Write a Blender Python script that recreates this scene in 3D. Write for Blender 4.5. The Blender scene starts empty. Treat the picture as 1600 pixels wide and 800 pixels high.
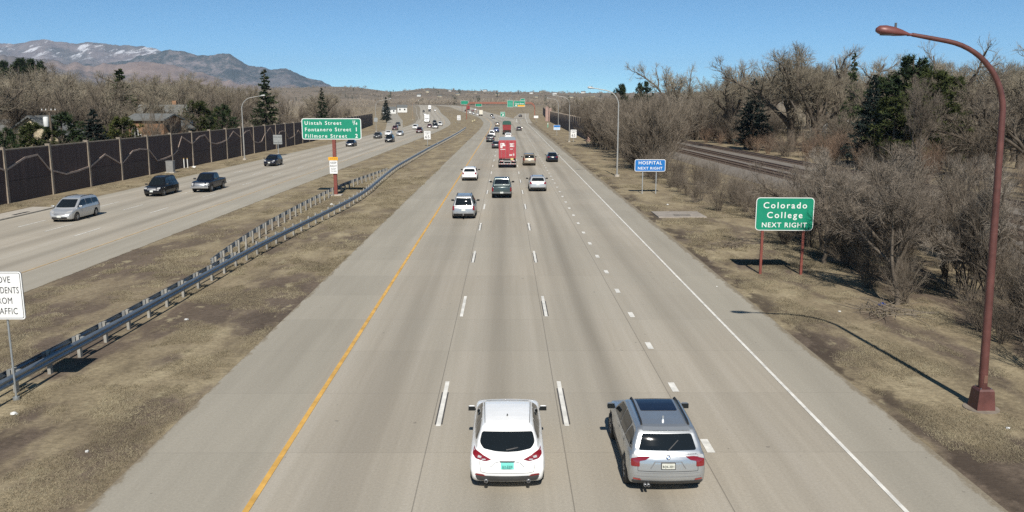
import bpy, bmesh, math, random
import numpy as np
from mathutils import Vector, Matrix

# ------------------------------------------------------------------ camera, sky, sun, exposure
SC = bpy.context.scene
COL = SC.collection
R = math.radians
FPX, CAM_H = 1303.0, 9.05                 # focal length in photo pixels (1600 wide), eye height above the road
PITCH = math.atan((400 - 162.5) / FPX)
YAW = math.atan(5 / FPX)
cam = bpy.data.cameras.new('camera')
cam.sensor_width = 36.0
cam.lens = 36.0 * FPX / 1600
cam.clip_start, cam.clip_end = 0.1, 60000
camo = bpy.data.objects.new('camera', cam)
COL.objects.link(camo)
camo.location = (0, 0, CAM_H)
camo.rotation_euler = (R(90) - PITCH, 0, -YAW)
SC.camera = camo

SUN_EL, SUN_AZ = 43.0, 2.0                # the sun stands behind the camera, a little to its right
w = bpy.data.worlds.new('World')
SC.world = w
w.use_nodes = True
nt = w.node_tree
bg = nt.nodes['Background']
sky = nt.nodes.new('ShaderNodeTexSky')
sky.sky_type = 'NISHITA'
sky.sun_disc = False
sky.sun_elevation = R(SUN_EL)
sky.sun_rotation = R(180 + SUN_AZ)
sky.altitude = 7000
sky.air_density = 1.0
sky.dust_density = 0.4
sky.ozone_density = 5.0
tint = nt.nodes.new('ShaderNodeMix')
tint.data_type, tint.blend_type = 'RGBA', 'MULTIPLY'
tint.inputs[0].default_value = 1.0
tint.inputs[7].default_value = (0.90, 1.16, 1.02, 1)
nt.links.new(sky.outputs[0], tint.inputs[6])
nt.links.new(tint.outputs[2], bg.inputs[0])
bg.inputs[1].default_value = 0.100
sun = bpy.data.lights.new('sun', 'SUN')
sun.energy = 4.9
sun.angle = R(0.53)
sun.color = (1.0, 0.945, 0.86)
suno = bpy.data.objects.new('sun', sun)
COL.objects.link(suno)
suno.location = (8, -60, 60)
suno.rotation_euler = (R(90 - SUN_EL), 0, R(SUN_AZ))
SC.view_settings.view_transform = 'Standard'
SC.view_settings.look = 'None'
SC.view_settings.exposure = 0.2
SC.view_settings.gamma = 1.0
SC.view_settings.use_curve_mapping = False
SC.cycles.use_denoising = False
SC.cycles.volume_bounces = 0
SC.cycles.max_bounces = 6
SC.cycles.transparent_max_bounces = 8

# ------------------------------------------------------------------ helpers: noise, materials, meshes, tags
def vnoise(x, y, seed=0):
    xi, yi = np.floor(x).astype(np.int64), np.floor(y).astype(np.int64)
    fx, fy = x - xi, y - yi
    fx, fy = fx * fx * (3 - 2 * fx), fy * fy * (3 - 2 * fy)
    def h(a, b):
        n = (a * 374761393 + b * 668265263 + seed * 1442695041) & 0x7fffffff
        n = ((n ^ (n >> 13)) * 1274126177) & 0x7fffffff
        return ((n ^ (n >> 16)) & 0xffff) / 65535.0
    return (h(xi, yi) * (1 - fx) + h(xi + 1, yi) * fx) * (1 - fy) + (h(xi, yi + 1) * (1 - fx) + h(xi + 1, yi + 1) * fx) * fy

def fbm(x, y, seed=0, octs=5):
    s, a, t = 0, 1.0, 0
    for i in range(octs):
        s = s + a * vnoise(x * 2 ** i, y * 2 ** i, seed + i * 7)
        t += a
        a *= 0.5
    return s / t

class N:                                   # a short way to write node trees
    def __init__(self, name):
        self.m = bpy.data.materials.new(name)
        self.m.use_nodes = True
        self.t = self.m.node_tree
        self.b = self.t.nodes['Principled BSDF']
    def add(self, kind, **kw):
        n = self.t.nodes.new('ShaderNode' + kind)
        for k, v in kw.items():
            setattr(n, k, v)
        return n
    def put(self, sock, v):
        if isinstance(v, bpy.types.NodeSocket):
            self.t.links.new(v, sock)
        elif isinstance(v, (tuple, list)) and len(v) == 3 and sock.type == 'RGBA':
            sock.default_value = (*v, 1)
        else:
            sock.default_value = v
    def math(self, op, a, b=0.0, c=0.0):
        n = self.add('Math', operation=op)
        self.put(n.inputs[0], a); self.put(n.inputs[1], b); self.put(n.inputs[2], c)
        return n.outputs[0]
    def noise(self, vec, scale, detail=3, rough=0.55, stretch=None, w=0):
        if stretch or w:
            mp = self.add('Mapping')
            self.put(mp.inputs['Vector'], vec)
            mp.inputs['Scale'].default_value = stretch or (1, 1, 1)
            mp.inputs['Location'].default_value = (w, w * 1.7, 0)
            vec = mp.outputs[0]
        n = self.add('TexNoise')
        self.put(n.inputs['Vector'], vec)
        n.inputs['Scale'].default_value = scale
        n.inputs['Detail'].default_value = detail
        n.inputs['Roughness'].default_value = rough
        return n.outputs['Fac']
    def ramp(self, fac, *stops):
        n = self.add('ValToRGB')
        self.put(n.inputs[0], fac)
        e = n.color_ramp.elements
        while len(e) < len(stops):
            e.new(0.5)
        for el, (p, c) in zip(e, stops):
            el.position = p
            el.color = (*c, 1) if isinstance(c, (tuple, list)) else (c, c, c, 1)
        return n.outputs[0]
    def mix(self, fac, a, b, mode='MIX'):
        n = self.add('Mix', data_type='RGBA', blend_type=mode)
        self.put(n.inputs[0], fac); self.put(n.inputs[6], a); self.put(n.inputs[7], b)
        return n.outputs[2]
    def coord(self, which='Object'):
        return self.add('TexCoord').outputs[which]
    def bump(self, h, strength, dist=0.02):
        n = self.add('Bump')
        self.put(n.inputs['Height'], h)
        n.inputs['Strength'].default_value = strength
        n.inputs['Distance'].default_value = dist
        self.t.links.new(n.outputs[0], self.b.inputs['Normal'])
    def smooth(self, v, a, b):
        n = self.add('MapRange', interpolation_type='SMOOTHSTEP')
        self.put(n.inputs[0], v)
        n.inputs[1].default_value, n.inputs[2].default_value = a, b
        return n.outputs[0]

_mats = {}
def mat(name, col, rough=0.6, metal=0.0, var=0.12, scale=3.0, coat=0.0, bump=0.0, tint=None):
    if name in _mats:
        return _mats[name]
    n = N(name)
    co = n.coord()
    f = n.noise(co, scale, 5, 0.6)
    lo = tuple(max(0, c * (1 - var)) for c in col)
    hi = tuple(min(1, c * (1 + var)) for c in (tint or col))
    c = n.ramp(f, (0.3, lo), (0.7, hi))
    n.put(n.b.inputs['Base Color'], c)
    n.put(n.b.inputs['Roughness'], n.math('MULTIPLY_ADD', f, 0.16, rough - 0.08))
    n.b.inputs['Metallic'].default_value = metal
    if coat:
        n.b.inputs['Coat Weight'].default_value = coat
        n.b.inputs['Coat Roughness'].default_value = 0.05
    if bump:
        n.bump(f, bump)
    _mats[name] = n.m
    return n.m

def tag(o, label=None, cat=None, group=None, kind=None):
    for k, v in (('label', label), ('category', cat), ('group', group), ('kind', kind)):
        if v:
            o[k] = v
    return o

def empty(name, loc=(0, 0, 0), rz=0.0):
    o = bpy.data.objects.new(name, None)
    o.empty_display_size = 0.3
    COL.objects.link(o)
    o.location = loc
    o.rotation_euler = (0, 0, rz)
    return o

def thing(name, label, cat, loc=(0, 0, 0), rz=0.0, group=None):
    return tag(empty(name, loc, rz), label, cat, group)

def children_of(o):
    return [c for c in COL.objects if c.parent == o]

def mesh_np(name, verts, faces, m, parent=None, smooth=False, uv=None, mats=None, midx=None):
    """faces: one (n,k) array or a list of such arrays"""
    me = bpy.data.meshes.new(name)
    verts = np.asarray(verts, dtype=np.float32).reshape(-1, 3)
    fl = faces if isinstance(faces, list) else [faces]
    fl = [np.asarray(f, dtype=np.int32) for f in fl if len(f)]
    loops = np.concatenate([f.ravel() for f in fl])
    sizes = np.concatenate([np.full(len(f), f.shape[1], dtype=np.int32) for f in fl])
    starts = np.concatenate([[0], np.cumsum(sizes)[:-1]]).astype(np.int32)
    me.vertices.add(len(verts))
    me.vertices.foreach_set('co', verts.ravel())
    me.loops.add(len(loops))
    me.loops.foreach_set('vertex_index', loops)
    me.polygons.add(len(sizes))
    me.polygons.foreach_set('loop_start', starts)
    me.polygons.foreach_set('loop_total', sizes)
    if smooth:
        me.polygons.foreach_set('use_smooth', np.ones(len(sizes), dtype=bool))
    if midx is not None:
        me.polygons.foreach_set('material_index', np.asarray(midx, dtype=np.int32))
    if uv is not None:
        ul = me.uv_layers.new(name='UVMap')
        ul.data.foreach_set('uv', np.asarray(uv, dtype=np.float32)[loops].ravel())
    me.update(calc_edges=True)
    me.validate()
    for k in (mats or [m]):
        me.materials.append(k)
    o = bpy.data.objects.new(name, me)
    COL.objects.link(o)
    if parent:
        o.parent = parent
    return o

class MB:                                  # collects simple shapes into one mesh
    def __init__(self):
        self.v, self.f, self.s = [], [], []
    def raw(self, v, f, smooth=False):
        o = len(self.v)
        self.v += [tuple(p) for p in v]
        self.f += [tuple(i + o for i in q) for q in f]
        self.s += [smooth] * len(f)
    def box(self, c, s, rz=0.0, bev=0.0, tilt=0.0):
        b = bmesh.new()
        bmesh.ops.create_cube(b, size=1)
        bmesh.ops.scale(b, vec=s, verts=b.verts)
        if bev:
            bmesh.ops.bevel(b, geom=b.edges[:], offset=bev, segments=2, affect='EDGES', profile=0.5)
        mt = Matrix.Translation(c) @ Matrix.Rotation(rz, 4, 'Z') @ Matrix.Rotation(tilt, 4, 'X')
        b.verts.index_update()
        self.raw([mt @ v.co for v in b.verts], [[v.index for v in f.verts] for f in b.faces])
        b.free()
        return self
    def prism(self, poly, axis, a, b_):
        """extrude a 2-D polygon along an axis: axis 0 -> (a, p, q), 1 -> (p, a, q), 2 -> (p, q, a)"""
        def pt(p, t):
            return ((t, p[0], p[1]), (p[0], t, p[1]), (p[0], p[1], t))[axis]
        n = len(poly)
        v = [pt(p, a) for p in poly] + [pt(p, b_) for p in poly]
        f = [list(range(n))[::-1], list(range(n, 2 * n))]
        f += [[i, (i + 1) % n, n + (i + 1) % n, n + i] for i in range(n)]
        self.raw(v, f)
        return self
    def tube(self, pts, rad, sides=8, cap=True):
        pts = [Vector(p) for p in pts]
        rad = rad if isinstance(rad, (list, tuple)) else [rad] * len(pts)
        v, f = [], []
        ref = None
        for i, p in enumerate(pts):
            d = (pts[min(i + 1, len(pts) - 1)] - pts[max(i - 1, 0)]).normalized()
            if ref is None:
                ref = d.cross(Vector((0, 1, 0)) if abs(d.y) < 0.9 else Vector((1, 0, 0))).normalized()
            ref = (ref - d * ref.dot(d)).normalized()
            q = d.cross(ref)
            for k in range(sides):
                a = 2 * math.pi * k / sides
                v.append(p + (ref * math.cos(a) + q * math.sin(a)) * rad[i])
        for i in range(len(pts) - 1):
            for k in range(sides):
                k2 = (k + 1) % sides
                f.append([i * sides + k, i * sides + k2, (i + 1) * sides + k2, (i + 1) * sides + k])
        self.raw(v, f, True)
        if cap:
            self.raw(v[:sides], [list(range(sides))[::-1]])
            self.raw(v[-sides:], [list(range(sides))])
        return self
    def cyl(self, c, r, h, sides=16, r2=None):
        return self.tube([c, (c[0], c[1], c[2] + h)], [r, r if r2 is None else r2], sides)
    def lathe(self, prof, axis=2, c=(0, 0, 0), sides=24):
        v, f = [], []
        for (r, t) in prof:
            for k in range(sides):
                a = 2 * math.pi * k / sides
                p = [r * math.cos(a), r * math.sin(a)]
                p.insert(axis, t)
                v.append((p[0] + c[0], p[1] + c[1], p[2] + c[2]))
        for i in range(len(prof) - 1):
            for k in range(sides):
                k2 = (k + 1) % sides
                f.append([i * sides + k, i * sides + k2, (i + 1) * sides + k2, (i + 1) * sides + k])
        self.raw(v, f, True)
        return self
    def build(self, name, m, parent=None):
        me = bpy.data.meshes.new(name)
        me.from_pydata(self.v, [], self.f)
        me.polygons.foreach_set('use_smooth', self.s)
        me.validate()
        b = bmesh.new()
        b.from_mesh(me)
        bmesh.ops.recalc_face_normals(b, faces=b.faces)
        b.to_mesh(me)
        b.free()
        me.materials.append(m)
        o = bpy.data.objects.new(name, me)
        COL.objects.link(o)
        if parent:
            o.parent = parent
        return o

def rrect(x0, z0, x1, z1, r, n=4):
    out = []
    for cx, cz, a0 in ((x1 - r, z1 - r, 0), (x0 + r, z1 - r, 90), (x0 + r, z0 + r, 180), (x1 - r, z0 + r, 270)):
        for i in range(n + 1):
            a = R(a0 + 90 * i / n)
            out.append((cx + r * math.cos(a), cz + r * math.sin(a)))
    return out

def rpoly(poly, r, n=3):
    """round the corners of a polygon"""
    out = []
    m = len(poly)
    for i in range(m):
        p, a, b = Vector(poly[i]), Vector(poly[i - 1]), Vector(poly[(i + 1) % m])
        ra = min(r, (a - p).length * 0.45, (b - p).length * 0.45)
        s, e = p + (a - p).normalized() * ra, p + (b - p).normalized() * ra
        for k in range(n + 1):
            t = k / n
            q = s * (1 - t) ** 2 + p * 2 * t * (1 - t) + e * t * t
            out.append((q.x, q.y))
    return out

def copy_tree(o, parent=None):
    c = o.copy()
    COL.objects.link(c)
    c.parent = parent
    for ch in KIDS.get(o.name) or children_of(o):
        copy_tree(ch, c)
    return c
KIDS = {}

# ------------------------------------------------------------------ the lie of the land (metres; y runs along the motorway)
_ty = [-300, 450, 500, 550, 600, 650, 700, 750, 800, 850, 1000, 1200, 20000]
_tz = [0, 0, .1, .4, .9, 1.6, 2.5, 3.6, 4.9, 6.2, 7.3, 7.8, 7.8]
def zt(y):
    return float(np.interp(y, _ty, _tz))
def _ray(px, py):
    c, s = math.cos(PITCH), math.sin(PITCH)
    x, v = (px - 800) / FPX, (400 - py) / FPX
    y, z = c + v * s, -s + v * c
    return x * math.cos(YAW) + y * math.sin(YAW), y * math.cos(YAW) - x * math.sin(YAW), z
def ground_at(px, py, h=0.0):
    """the point of the ground (or of the level h above it) that the photograph shows at this pixel"""
    d = _ray(px, py)
    lo, hi = 1.0, 3000.0
    for _ in range(50):
        m = (lo + hi) / 2
        if CAM_H + d[2] * m / d[1] > zt(m) + h:
            lo = m
        else:
            hi = m
    return d[0] / d[1] * lo, lo, zt(lo)
KN_M = ([0, 170, 315, 411, 549, 650, 740, 850, 1000, 1200], [0, -.6, -1, -2.5, -9.5, -21.5, -33.5, -50, -75, -115])
KN_S = ([0, 300, 385, 540, 665, 760, 1000, 1200], [0, 0, -2.4, -15.4, -29.4, -38.4, -66, -95])
def _smooth(kn):
    ys = np.arange(-60, 1201, 5.0)
    v = np.interp(ys, *kn)
    k = np.ones(17) / 17
    vp = np.concatenate([np.full(8, v[0]), v, v[-1] + (v[-1] - v[-2]) * np.arange(1, 9)])
    return ys, np.convolve(vp, k, 'valid')
SM, SS = _smooth(KN_M), _smooth(KN_S)
def cm(y):
    return float(np.interp(y, *SM))
def cs(y):
    return float(np.interp(y, *SS))
# ------------------------------------------------------------------ ground, roads, hills
def ground_material():
    n = N('dry_grass_ground')
    co = n.coord()
    sep = n.add('SeparateXYZ')
    n.put(sep.inputs[0], co)
    big = n.noise(co, 0.06, 4, 0.6)
    mid = n.noise(co, 0.55, 5, 0.65, (1, 0.45, 1))
    fine = n.noise(co, 5.0, 5, 0.7)
    pat = n.noise(co, 0.28, 4, 0.6, (1, .35, 1), 31)
    tan_ = n.ramp(mid, (0.30, (.15, .12, .08)), (0.50, (.265, .216, .138)), (0.68, (.37, .31, .20)))
    dirt = n.ramp(mid, (0.3, (.085, .066, .05)), (0.7, (.17, .132, .10)))
    c = n.mix(n.smooth(pat, .46, .57), tan_, dirt)
    c = n.mix(n.smooth(big, .42, .62), c, n.mix(.4, c, (.18, .138, .10)))
    c = n.mix(n.smooth(n.noise(co, .9, 4, .6, (1, .5, 1), 77), .60, .68), c, (.30, .255, .165))
    f2 = n.ramp(fine, (0.25, .62), (0.75, 1.3))
    c = n.mix(1.0, c, f2, 'MULTIPLY')
    y0 = sep.outputs[1]
    c = n.mix(n.math('MULTIPLY', n.smooth(y0, 40, 90), .55), c, n.ramp(mid, (.3, (.19, .152, .098)), (.5, (.30, .245, .155)), (.7, (.38, .32, .205))))
    # wind-blown grit and damp soil along the right shoulder of the motorway
    x = sep.outputs[0]
    band = n.math('MULTIPLY', n.smooth(x, 11.1, 11.4), n.smooth(x, 13.0, 11.7))
    damp = n.smooth(n.noise(co, .55, 4, .6, (1, .5, 1), 12), .47, .55)
    c = n.mix(n.math('MULTIPLY', n.math('MULTIPLY', band, damp), .8), c, (.062, .047, .036))
    # far away: the brown of distant scrub
    y = sep.outputs[1]
    far = n.smooth(y, 500, 1100)
    c = n.mix(far, c, n.ramp(n.noise(co, .012, 6, .7), (.35, (.15, .125, .092)), (.65, (.27, .222, .16))))
    n.put(n.b.inputs['Base Color'], c)
    n.b.inputs['Roughness'].default_value = 0.95
    n.b.inputs['Specular IOR Level'].default_value = 0.15
    n.bump(n.math('ADD', n.math('MULTIPLY', fine, .5), n.math('MULTIPLY', mid, 1.2)), 0.7, 0.12)
    return n.m

def grid_sheet(name, xs, ys, zf, m, kind='structure', smooth=False):
    X, Y = np.meshgrid(xs, ys)
    Z = zf(X, Y)
    nx, ny = len(xs), len(ys)
    i = (np.arange(ny - 1)[:, None] * nx + np.arange(nx - 1)[None, :]).ravel()
    f = np.stack([i, i + 1, i + 1 + nx, i + nx], 1)
    o = mesh_np(name, np.stack([X.ravel(), Y.ravel(), Z.ravel()], 1), f, m, smooth=smooth)
    return tag(o, kind=kind)
_xs = [-16000, -6000, -2000, -800, -300, -120, -60, -20, 0, 20, 60, 120, 300, 800, 2000, 6000, 16000]
_ys = sorted(set([-300, -100, 0, 50, 100, 200, 300, 400] + _ty[1:-1] + [2000, 4000, 8000, 16000]))
grid_sheet('ground', _xs, _ys, lambda X, Y: np.interp(Y, _ty, _tz), ground_material())

def concrete_material(name, lanes, seams, shoulder_edges, tone=1.0, edges=(-900, 900)):
    n = N(name)
    uv = n.coord('UV')
    sep = n.add('SeparateXYZ')
    n.put(sep.inputs[0], uv)
    u, v = sep.outputs[0], sep.outputs[1]
    t = lambda c: tuple(k * tone for k in c)
    streak = n.noise(uv, 1.1, 5, 0.62, (1, .02, 1))
    blotch = n.noise(uv, .16, 5, 0.6, (1, .35, 1), 9)
    fine = n.noise(uv, 14, 4, 0.75)
    c = n.ramp(streak, (.28, t((.312, .277, .221))), (.50, t((.378, .338, .272))), (.72, t((.44, .398, .33))))
    c = n.mix(n.smooth(blotch, .35, .7), c, n.mix(.5, c, t((.345, .322, .268))))
    # the darker oily band down the middle of each lane
    dark = None
    for cx, wd, amt in lanes:
        g = n.math('DIVIDE', n.math('ABSOLUTE', n.math('SUBTRACT', u, cx)), wd)
        g = n.math('POWER', 2.718, n.math('MULTIPLY', n.math('MULTIPLY', g, g), -1.0))
        g = n.math('MULTIPLY', g, amt)
        dark = g if dark is None else n.math('ADD', dark, g)
    dk = n.math('MULTIPLY', dark, n.ramp(n.noise(uv, .5, 4, .6, (1, .03, 1), 4), (.25, .35), (.75, 1.25)))
    c = n.mix(dk, c, t((.20, .178, .142)))
    # plain grey shoulders
    sh = n.math('ADD', n.smooth(u, shoulder_edges[0] + .25, shoulder_edges[0] - .25), n.smooth(u, shoulder_edges[1] - .25, shoulder_edges[1] + .25))
    shc = n.ramp(n.noise(uv, .8, 5, .6, (1, .06, 1), 3), (.3, t((.292, .267, .216))), (.7, t((.365, .336, .274))))
    c = n.mix(n.math('MULTIPLY', sh, .9), c, shc)
    # sawn joints: lengthwise seams and one across every 4.6 m
    for s in seams:
        d = n.math('ABSOLUTE', n.math('SUBTRACT', u, s))
        c = n.mix(n.math('MULTIPLY', n.smooth(d, .020, .008), .5), c, (.07, .062, .055))
    fr = n.math('FRACT', n.math('DIVIDE', v, 4.6))
    d = n.math('ABSOLUTE', n.math('SUBTRACT', fr, .5))
    c = n.mix(n.math('MULTIPLY', n.smooth(d, .006, .0015), .22), c, (.13, .118, .10))
    # slabs poured at different times differ a little
    wn = n.add('TexWhiteNoise', noise_dimensions='2D')
    cb = n.add('CombineXYZ')
    n.put(cb.inputs[0], n.math('FLOOR', n.math('DIVIDE', n.math('ADD', u, 5.7), 3.7)))
    n.put(cb.inputs[1], n.math('FLOOR', n.math('ADD', n.math('DIVIDE', v, 4.6), .5)))
    n.put(wn.inputs['Vector'], cb.outputs[0])
    c = n.mix(1.0, c, n.ramp(wn.outputs['Value'], (0, .965), (1, 1.035)), 'MULTIPLY')
    c = n.mix(1.0, c, n.ramp(fine, (.25, .87), (.75, 1.13)), 'MULTIPLY')
    # dark spots and small repairs
    sp = n.noise(uv, 2.6, 2, .5, (1, .8, 1), 57)
    c = n.mix(n.math('MULTIPLY', n.smooth(sp, .735, .76), .45), c, (.12, .108, .095))
    # soil washed over the ragged edges of the slab
    dn = n.math('MULTIPLY_ADD', n.noise(uv, 1.3, 5, .7, (1, .6, 1), 23), 1.0, -.42)
    for e, sg in ((edges[0], 1), (edges[1], -1)):
        de = n.math('MULTIPLY', n.math('SUBTRACT', u, e), sg)
        c = n.mix(n.math('MULTIPLY', n.smooth(n.math('SUBTRACT', dn, de), -.06, .10), .85), c, n.ramp(fine, (.3, (.15, .12, .085)), (.7, (.28, .235, .16))))
    n.put(n.b.inputs['Base Color'], c)
    n.b.inputs['Roughness'].default_value = 0.85
    n.b.inputs['Specular IOR Level'].default_value = 0.3
    n.bump(fine, 0.25, 0.01)
    return n.m

ST = sorted(set(list(np.arange(-40, 450, 10.0)) + list(np.arange(450, 1001, 10.0)) + [1200.0]))
def strip(name, left, right, m, lift, y0=-40, y1=1200, ref=None, nx=1):
    ys = [y for y in ST if y0 <= y <= y1]
    v, uv = [], []
    for y in ys:
        a, b = left(y), right(y)
        r = ref(y) if ref else 0
        for k in range(nx + 1):
            x = a + (b - a) * k / nx
            v.append((x, y, zt(y) + lift))
            uv.append((x - r, y))
    w_ = nx + 1
    f = [[i * w_ + k, i * w_ + k + 1, (i + 1) * w_ + k + 1, (i + 1) * w_ + k] for i in range(len(ys) - 1) for k in range(nx)]
    return tag(mesh_np(name, v, np.array(f), m, uv=uv), kind='structure')

road_m = concrete_material('worn_concrete', [(-3.9, .95, .50), (-.3, .68, .52), (2.45, .28, .26), (3.4, .48, .66), (7.2, .7, .34)], (-2.12, 1.56, 5.16), (-6.2, 9.2), 1.0, (-9.5, 11.25))
road_s = concrete_material('worn_concrete_southbound', [(-28.4, .6, .5), (-31.8, .6, .5), (-35.0, .6, .5), (-38.2, .6, .4)], (-30.35, -33.55, -36.75), (-39.9, -26.2), 1.04, (-40.9, -23.6))
ramp_m = concrete_material('ramp_concrete', [(5.5, .6, .4), (9.2, .6, .4)], (7.4,), (-50, 60), 0.98)
MAIN_L = lambda y: -9.5 + cm(y)
MAIN_R = lambda y: 11.25 if y <= 400 else 11.25 + cm(y) - cm(400) - max(0, min(1, (y - 430) / 130)) * 3.2
strip('northbound_road', MAIN_L, MAIN_R, road_m, 0.012, ref=cm)
SB_R = lambda y: -23.6 + cs(y)
SB_L = lambda y: -40.9 + cs(y) - (3.5 if 230 < y < 345 else 0) * (1 - abs(y - 290) / 60 if abs(y - 290) < 60 else 0) - max(0, (y - 340) / 400) * 6
strip('southbound_road', SB_L, SB_R, road_s, 0.012, ref=cs)
strip('exit_ramp', lambda y: float(np.interp(y, [400, 430, 560, 700], [0.5, 1.2, 3.6, 10])), lambda y: float(np.interp(y, [400, 560, 700], [11.25, 13.2, 17])), ramp_m, 0.018, 400, 660)
strip('entrance_ramp', lambda y: float(np.interp(y, [240, 290, 460, 650, 760], [-40.8, -42.5, -66, -97, -114])), lambda y: float(np.interp(y, [240, 322, 470, 620, 760], [-38, -40.5, -59, -81, -100])), ramp_m, 0.018, 240, 760)

# painted lines
white_m = mat('road_paint_white', (.70, .68, .62), .7, var=.22, scale=2.2)
yellow_m = mat('road_paint_yellow', (.62, .36, .085), .7, var=.25, scale=1.6)
black_m = mat('road_paint_black', (.085, .08, .075), .8, var=.3, scale=3)
def lines(name, items, m, lift):
    """items: (x offset, half width, y0, y1, reference curve)"""
    v, f = [], []
    for x, hw, y0, y1, ref in items:
        ys = [y0] + [y for y in ST if y0 < y < y1] + [y1]
        for i, y in enumerate(ys):
            c = ref(y)
            z = zt(y) + lift
            v += [(x + c - hw, y, z), (x + c + hw, y, z)]
            if i:
                b = len(v) - 4
                f.append([b, b + 1, b + 3, b + 2])
    return tag(mesh_np(name, v, np.array(f), m), kind='structure')
rng = random.Random(5)
wl, bl = [], []
for k in range(-1, 62):
    y1 = 26.4 + 12.45 * k
    for x in (-1.93, 1.74):
        wl.append((x, .066 if y1 < 120 else .08, y1 - 3.9, y1, cm))
        if rng.random() < .85:
            bl.append((x, .066 + .045, y1 - 3.75, y1 - .3 - rng.random() * .8, cm))
for k in range(-2, 86):
    y = 21.1 + 4.72 * k
    if y < 405:
        wl.append((5.33, .105, y - .45, y + .45, lambda y: 0.0))
wl.append((8.95, .055, -40, 400, lambda y: 0.0))
wl.append((8.95, .09, 400, 655, lambda y: float(np.interp(y, [400, 560, 900], [0, 2, 8.5]))))
wl.append((5.3, .12, 400, 520, lambda y: float(np.interp(y, [400, 440, 900], [0, -1.2, 3]))))
wl.append((5.3, .10, 400, 1100, lambda y: cm(y) - cm(400) - max(0, min(1, (y - 430) / 130)) * 1.0))
for k in range(-1, 62):
    y1 = 24.0 + 12.4 * k
    for j, x in enumerate((-30.2, -33.4, -36.6)):
        wl.append((x, .06, y1 + j * 2.2 - 3.9, y1 + j * 2.2, cs))
wl.append((-39.9, .06, 345, 1000, lambda y: cs(y) - max(0, (y - 340) / 400) * 4))
lines('white_lane_markings', wl, white_m, 0.024)
lines('black_lane_contrast_markings', bl, black_m, 0.019)
lines('yellow_edge_lines', [(-5.86, .075, -40, 1100, cm)], yellow_m, 0.024)
lines('faded_yellow_edge_line', [(-26.5, .07, -40, 1000, cs)], mat('road_paint_yellow_faded', (.47, .345, .19), .8, var=.25, scale=1.2), 0.024)

# far bluff, foothills and the mountain range
def hill_material():
    n = N('wooded_bluff')
    co = n.coord()
    a = n.noise(co, .006, 6, .75)
    b = n.noise(co, .03, 5, .7, None, 5)
    c = n.ramp(n.math('ADD', n.math('MULTIPLY', a, .6), n.math('MULTIPLY', b, .4)), (.36, (.075, .075, .058)), (.46, (.165, .138, .105)), (.58, (.235, .19, .145)), (.66, (.31, .245, .175)))
    n.put(n.b.inputs['Base Color'], c)
    n.b.inputs['Roughness'].default_value = 1
    n.b.inputs['Specular IOR Level'].default_value = 0.1
    return n.m
def bluff(X, Y):
    az = X / np.maximum(Y, 1)
    crest = np.interp(az, [-1.2, -.55, -.24, -.21, -.175, -.15, -.135, -.12, -.09, -.06, 0, .04, .08, .14, .3, 1.2], [62, 62, 58, 63, 59, 49, 44, 50, 57, 50, 43, 46, 44, 42, 50, 60])
    rise = np.clip((Y - 1250) / 1500, 0, 1)
    fall = np.clip((4300 - Y) / 900, 0, 1)
    h = 7.6 + (crest - 7.6) * (rise * rise * (3 - 2 * rise)) * (fall * fall * (3 - 2 * fall))
    return h + (fbm(X / 260, Y / 260, 3, 5) - .5) * 16 * rise * fall - .5 * (1 - rise)
grid_sheet('wooded_hill', np.linspace(-3600, 3600, 150), np.linspace(1260, 4300, 60), bluff, hill_material(), smooth=True)

def mountain_material():
    n = N('mountain_rock_forest_snow')
    co = n.coord()
    sep = n.add('SeparateXYZ')
    n.put(sep.inputs[0], co)
    a = n.noise(co, .0016, 7, .7)
    b = n.noise(co, .006, 6, .75, (1, .5, 1), 3)
    rock = n.ramp(b, (.3, (.115, .105, .115)), (.55, (.19, .165, .168)), (.75, (.27, .232, .222)))
    wood = n.ramp(b, (.35, (.034, .047, .054)), (.65, (.092, .10, .102)))
    dist = n.add('VectorMath', operation='LENGTH')
    n.put(dist.inputs[0], co)
    dm = dist.outputs['Value']
    front = n.ramp(b, (.3, (.15, .115, .105)), (.55, (.24, .182, .158)), (.75, (.32, .255, .22)))
    rock = n.mix(n.smooth(dm, 7600, 6600), rock, front)
    forested = n.math('MULTIPLY', n.smooth(dm, 7300, 8200), n.smooth(dm, 10400, 9600))
    c = n.mix(n.math('MAXIMUM', n.math('MULTIPLY', n.smooth(a, .46, .56), .55), n.math('MULTIPLY', forested, n.smooth(b, .62, .45))), rock, wood)
    hi = n.smooth(sep.outputs[2], 410, 600)
    left = n.smooth(sep.outputs[0], -3300, -4200)
    s = n.noise(co, .0042, 6, .72, (1.3, .3, 1), 41)
    snow = n.math('MULTIPLY', n.math('MULTIPLY', n.smooth(s, .545, .625), hi), left)
    c = n.mix(n.math('MULTIPLY', snow, .7), c, (.74, .75, .79))
    n.put(n.b.inputs['Base Color'], c)
    n.b.inputs['Roughness'].default_value = 1
    n.b.inputs['Specular IOR Level'].default_value = 0.05
    return n.m
def px_profile(pts):
    """(photo x, photo y) of a skyline -> direction x/y and slope above eye level"""
    o = []
    for px, py in pts:
        d = _ray(px, py)
        o.append((d[0] / d[1], d[2] / d[1]))
    o.sort()
    return [p[0] for p in o], [p[1] for p in o]
RA = px_profile([(-700, 80), (-300, 84), (0, 79.5), (21, 81), (53, 76), (72, 73.5), (91, 77), (119, 77.5), (147, 74.5), (170, 76), (200, 79), (221, 79), (240, 82), (262, 88), (300, 100), (360, 122), (420, 145), (600, 158)])
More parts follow.
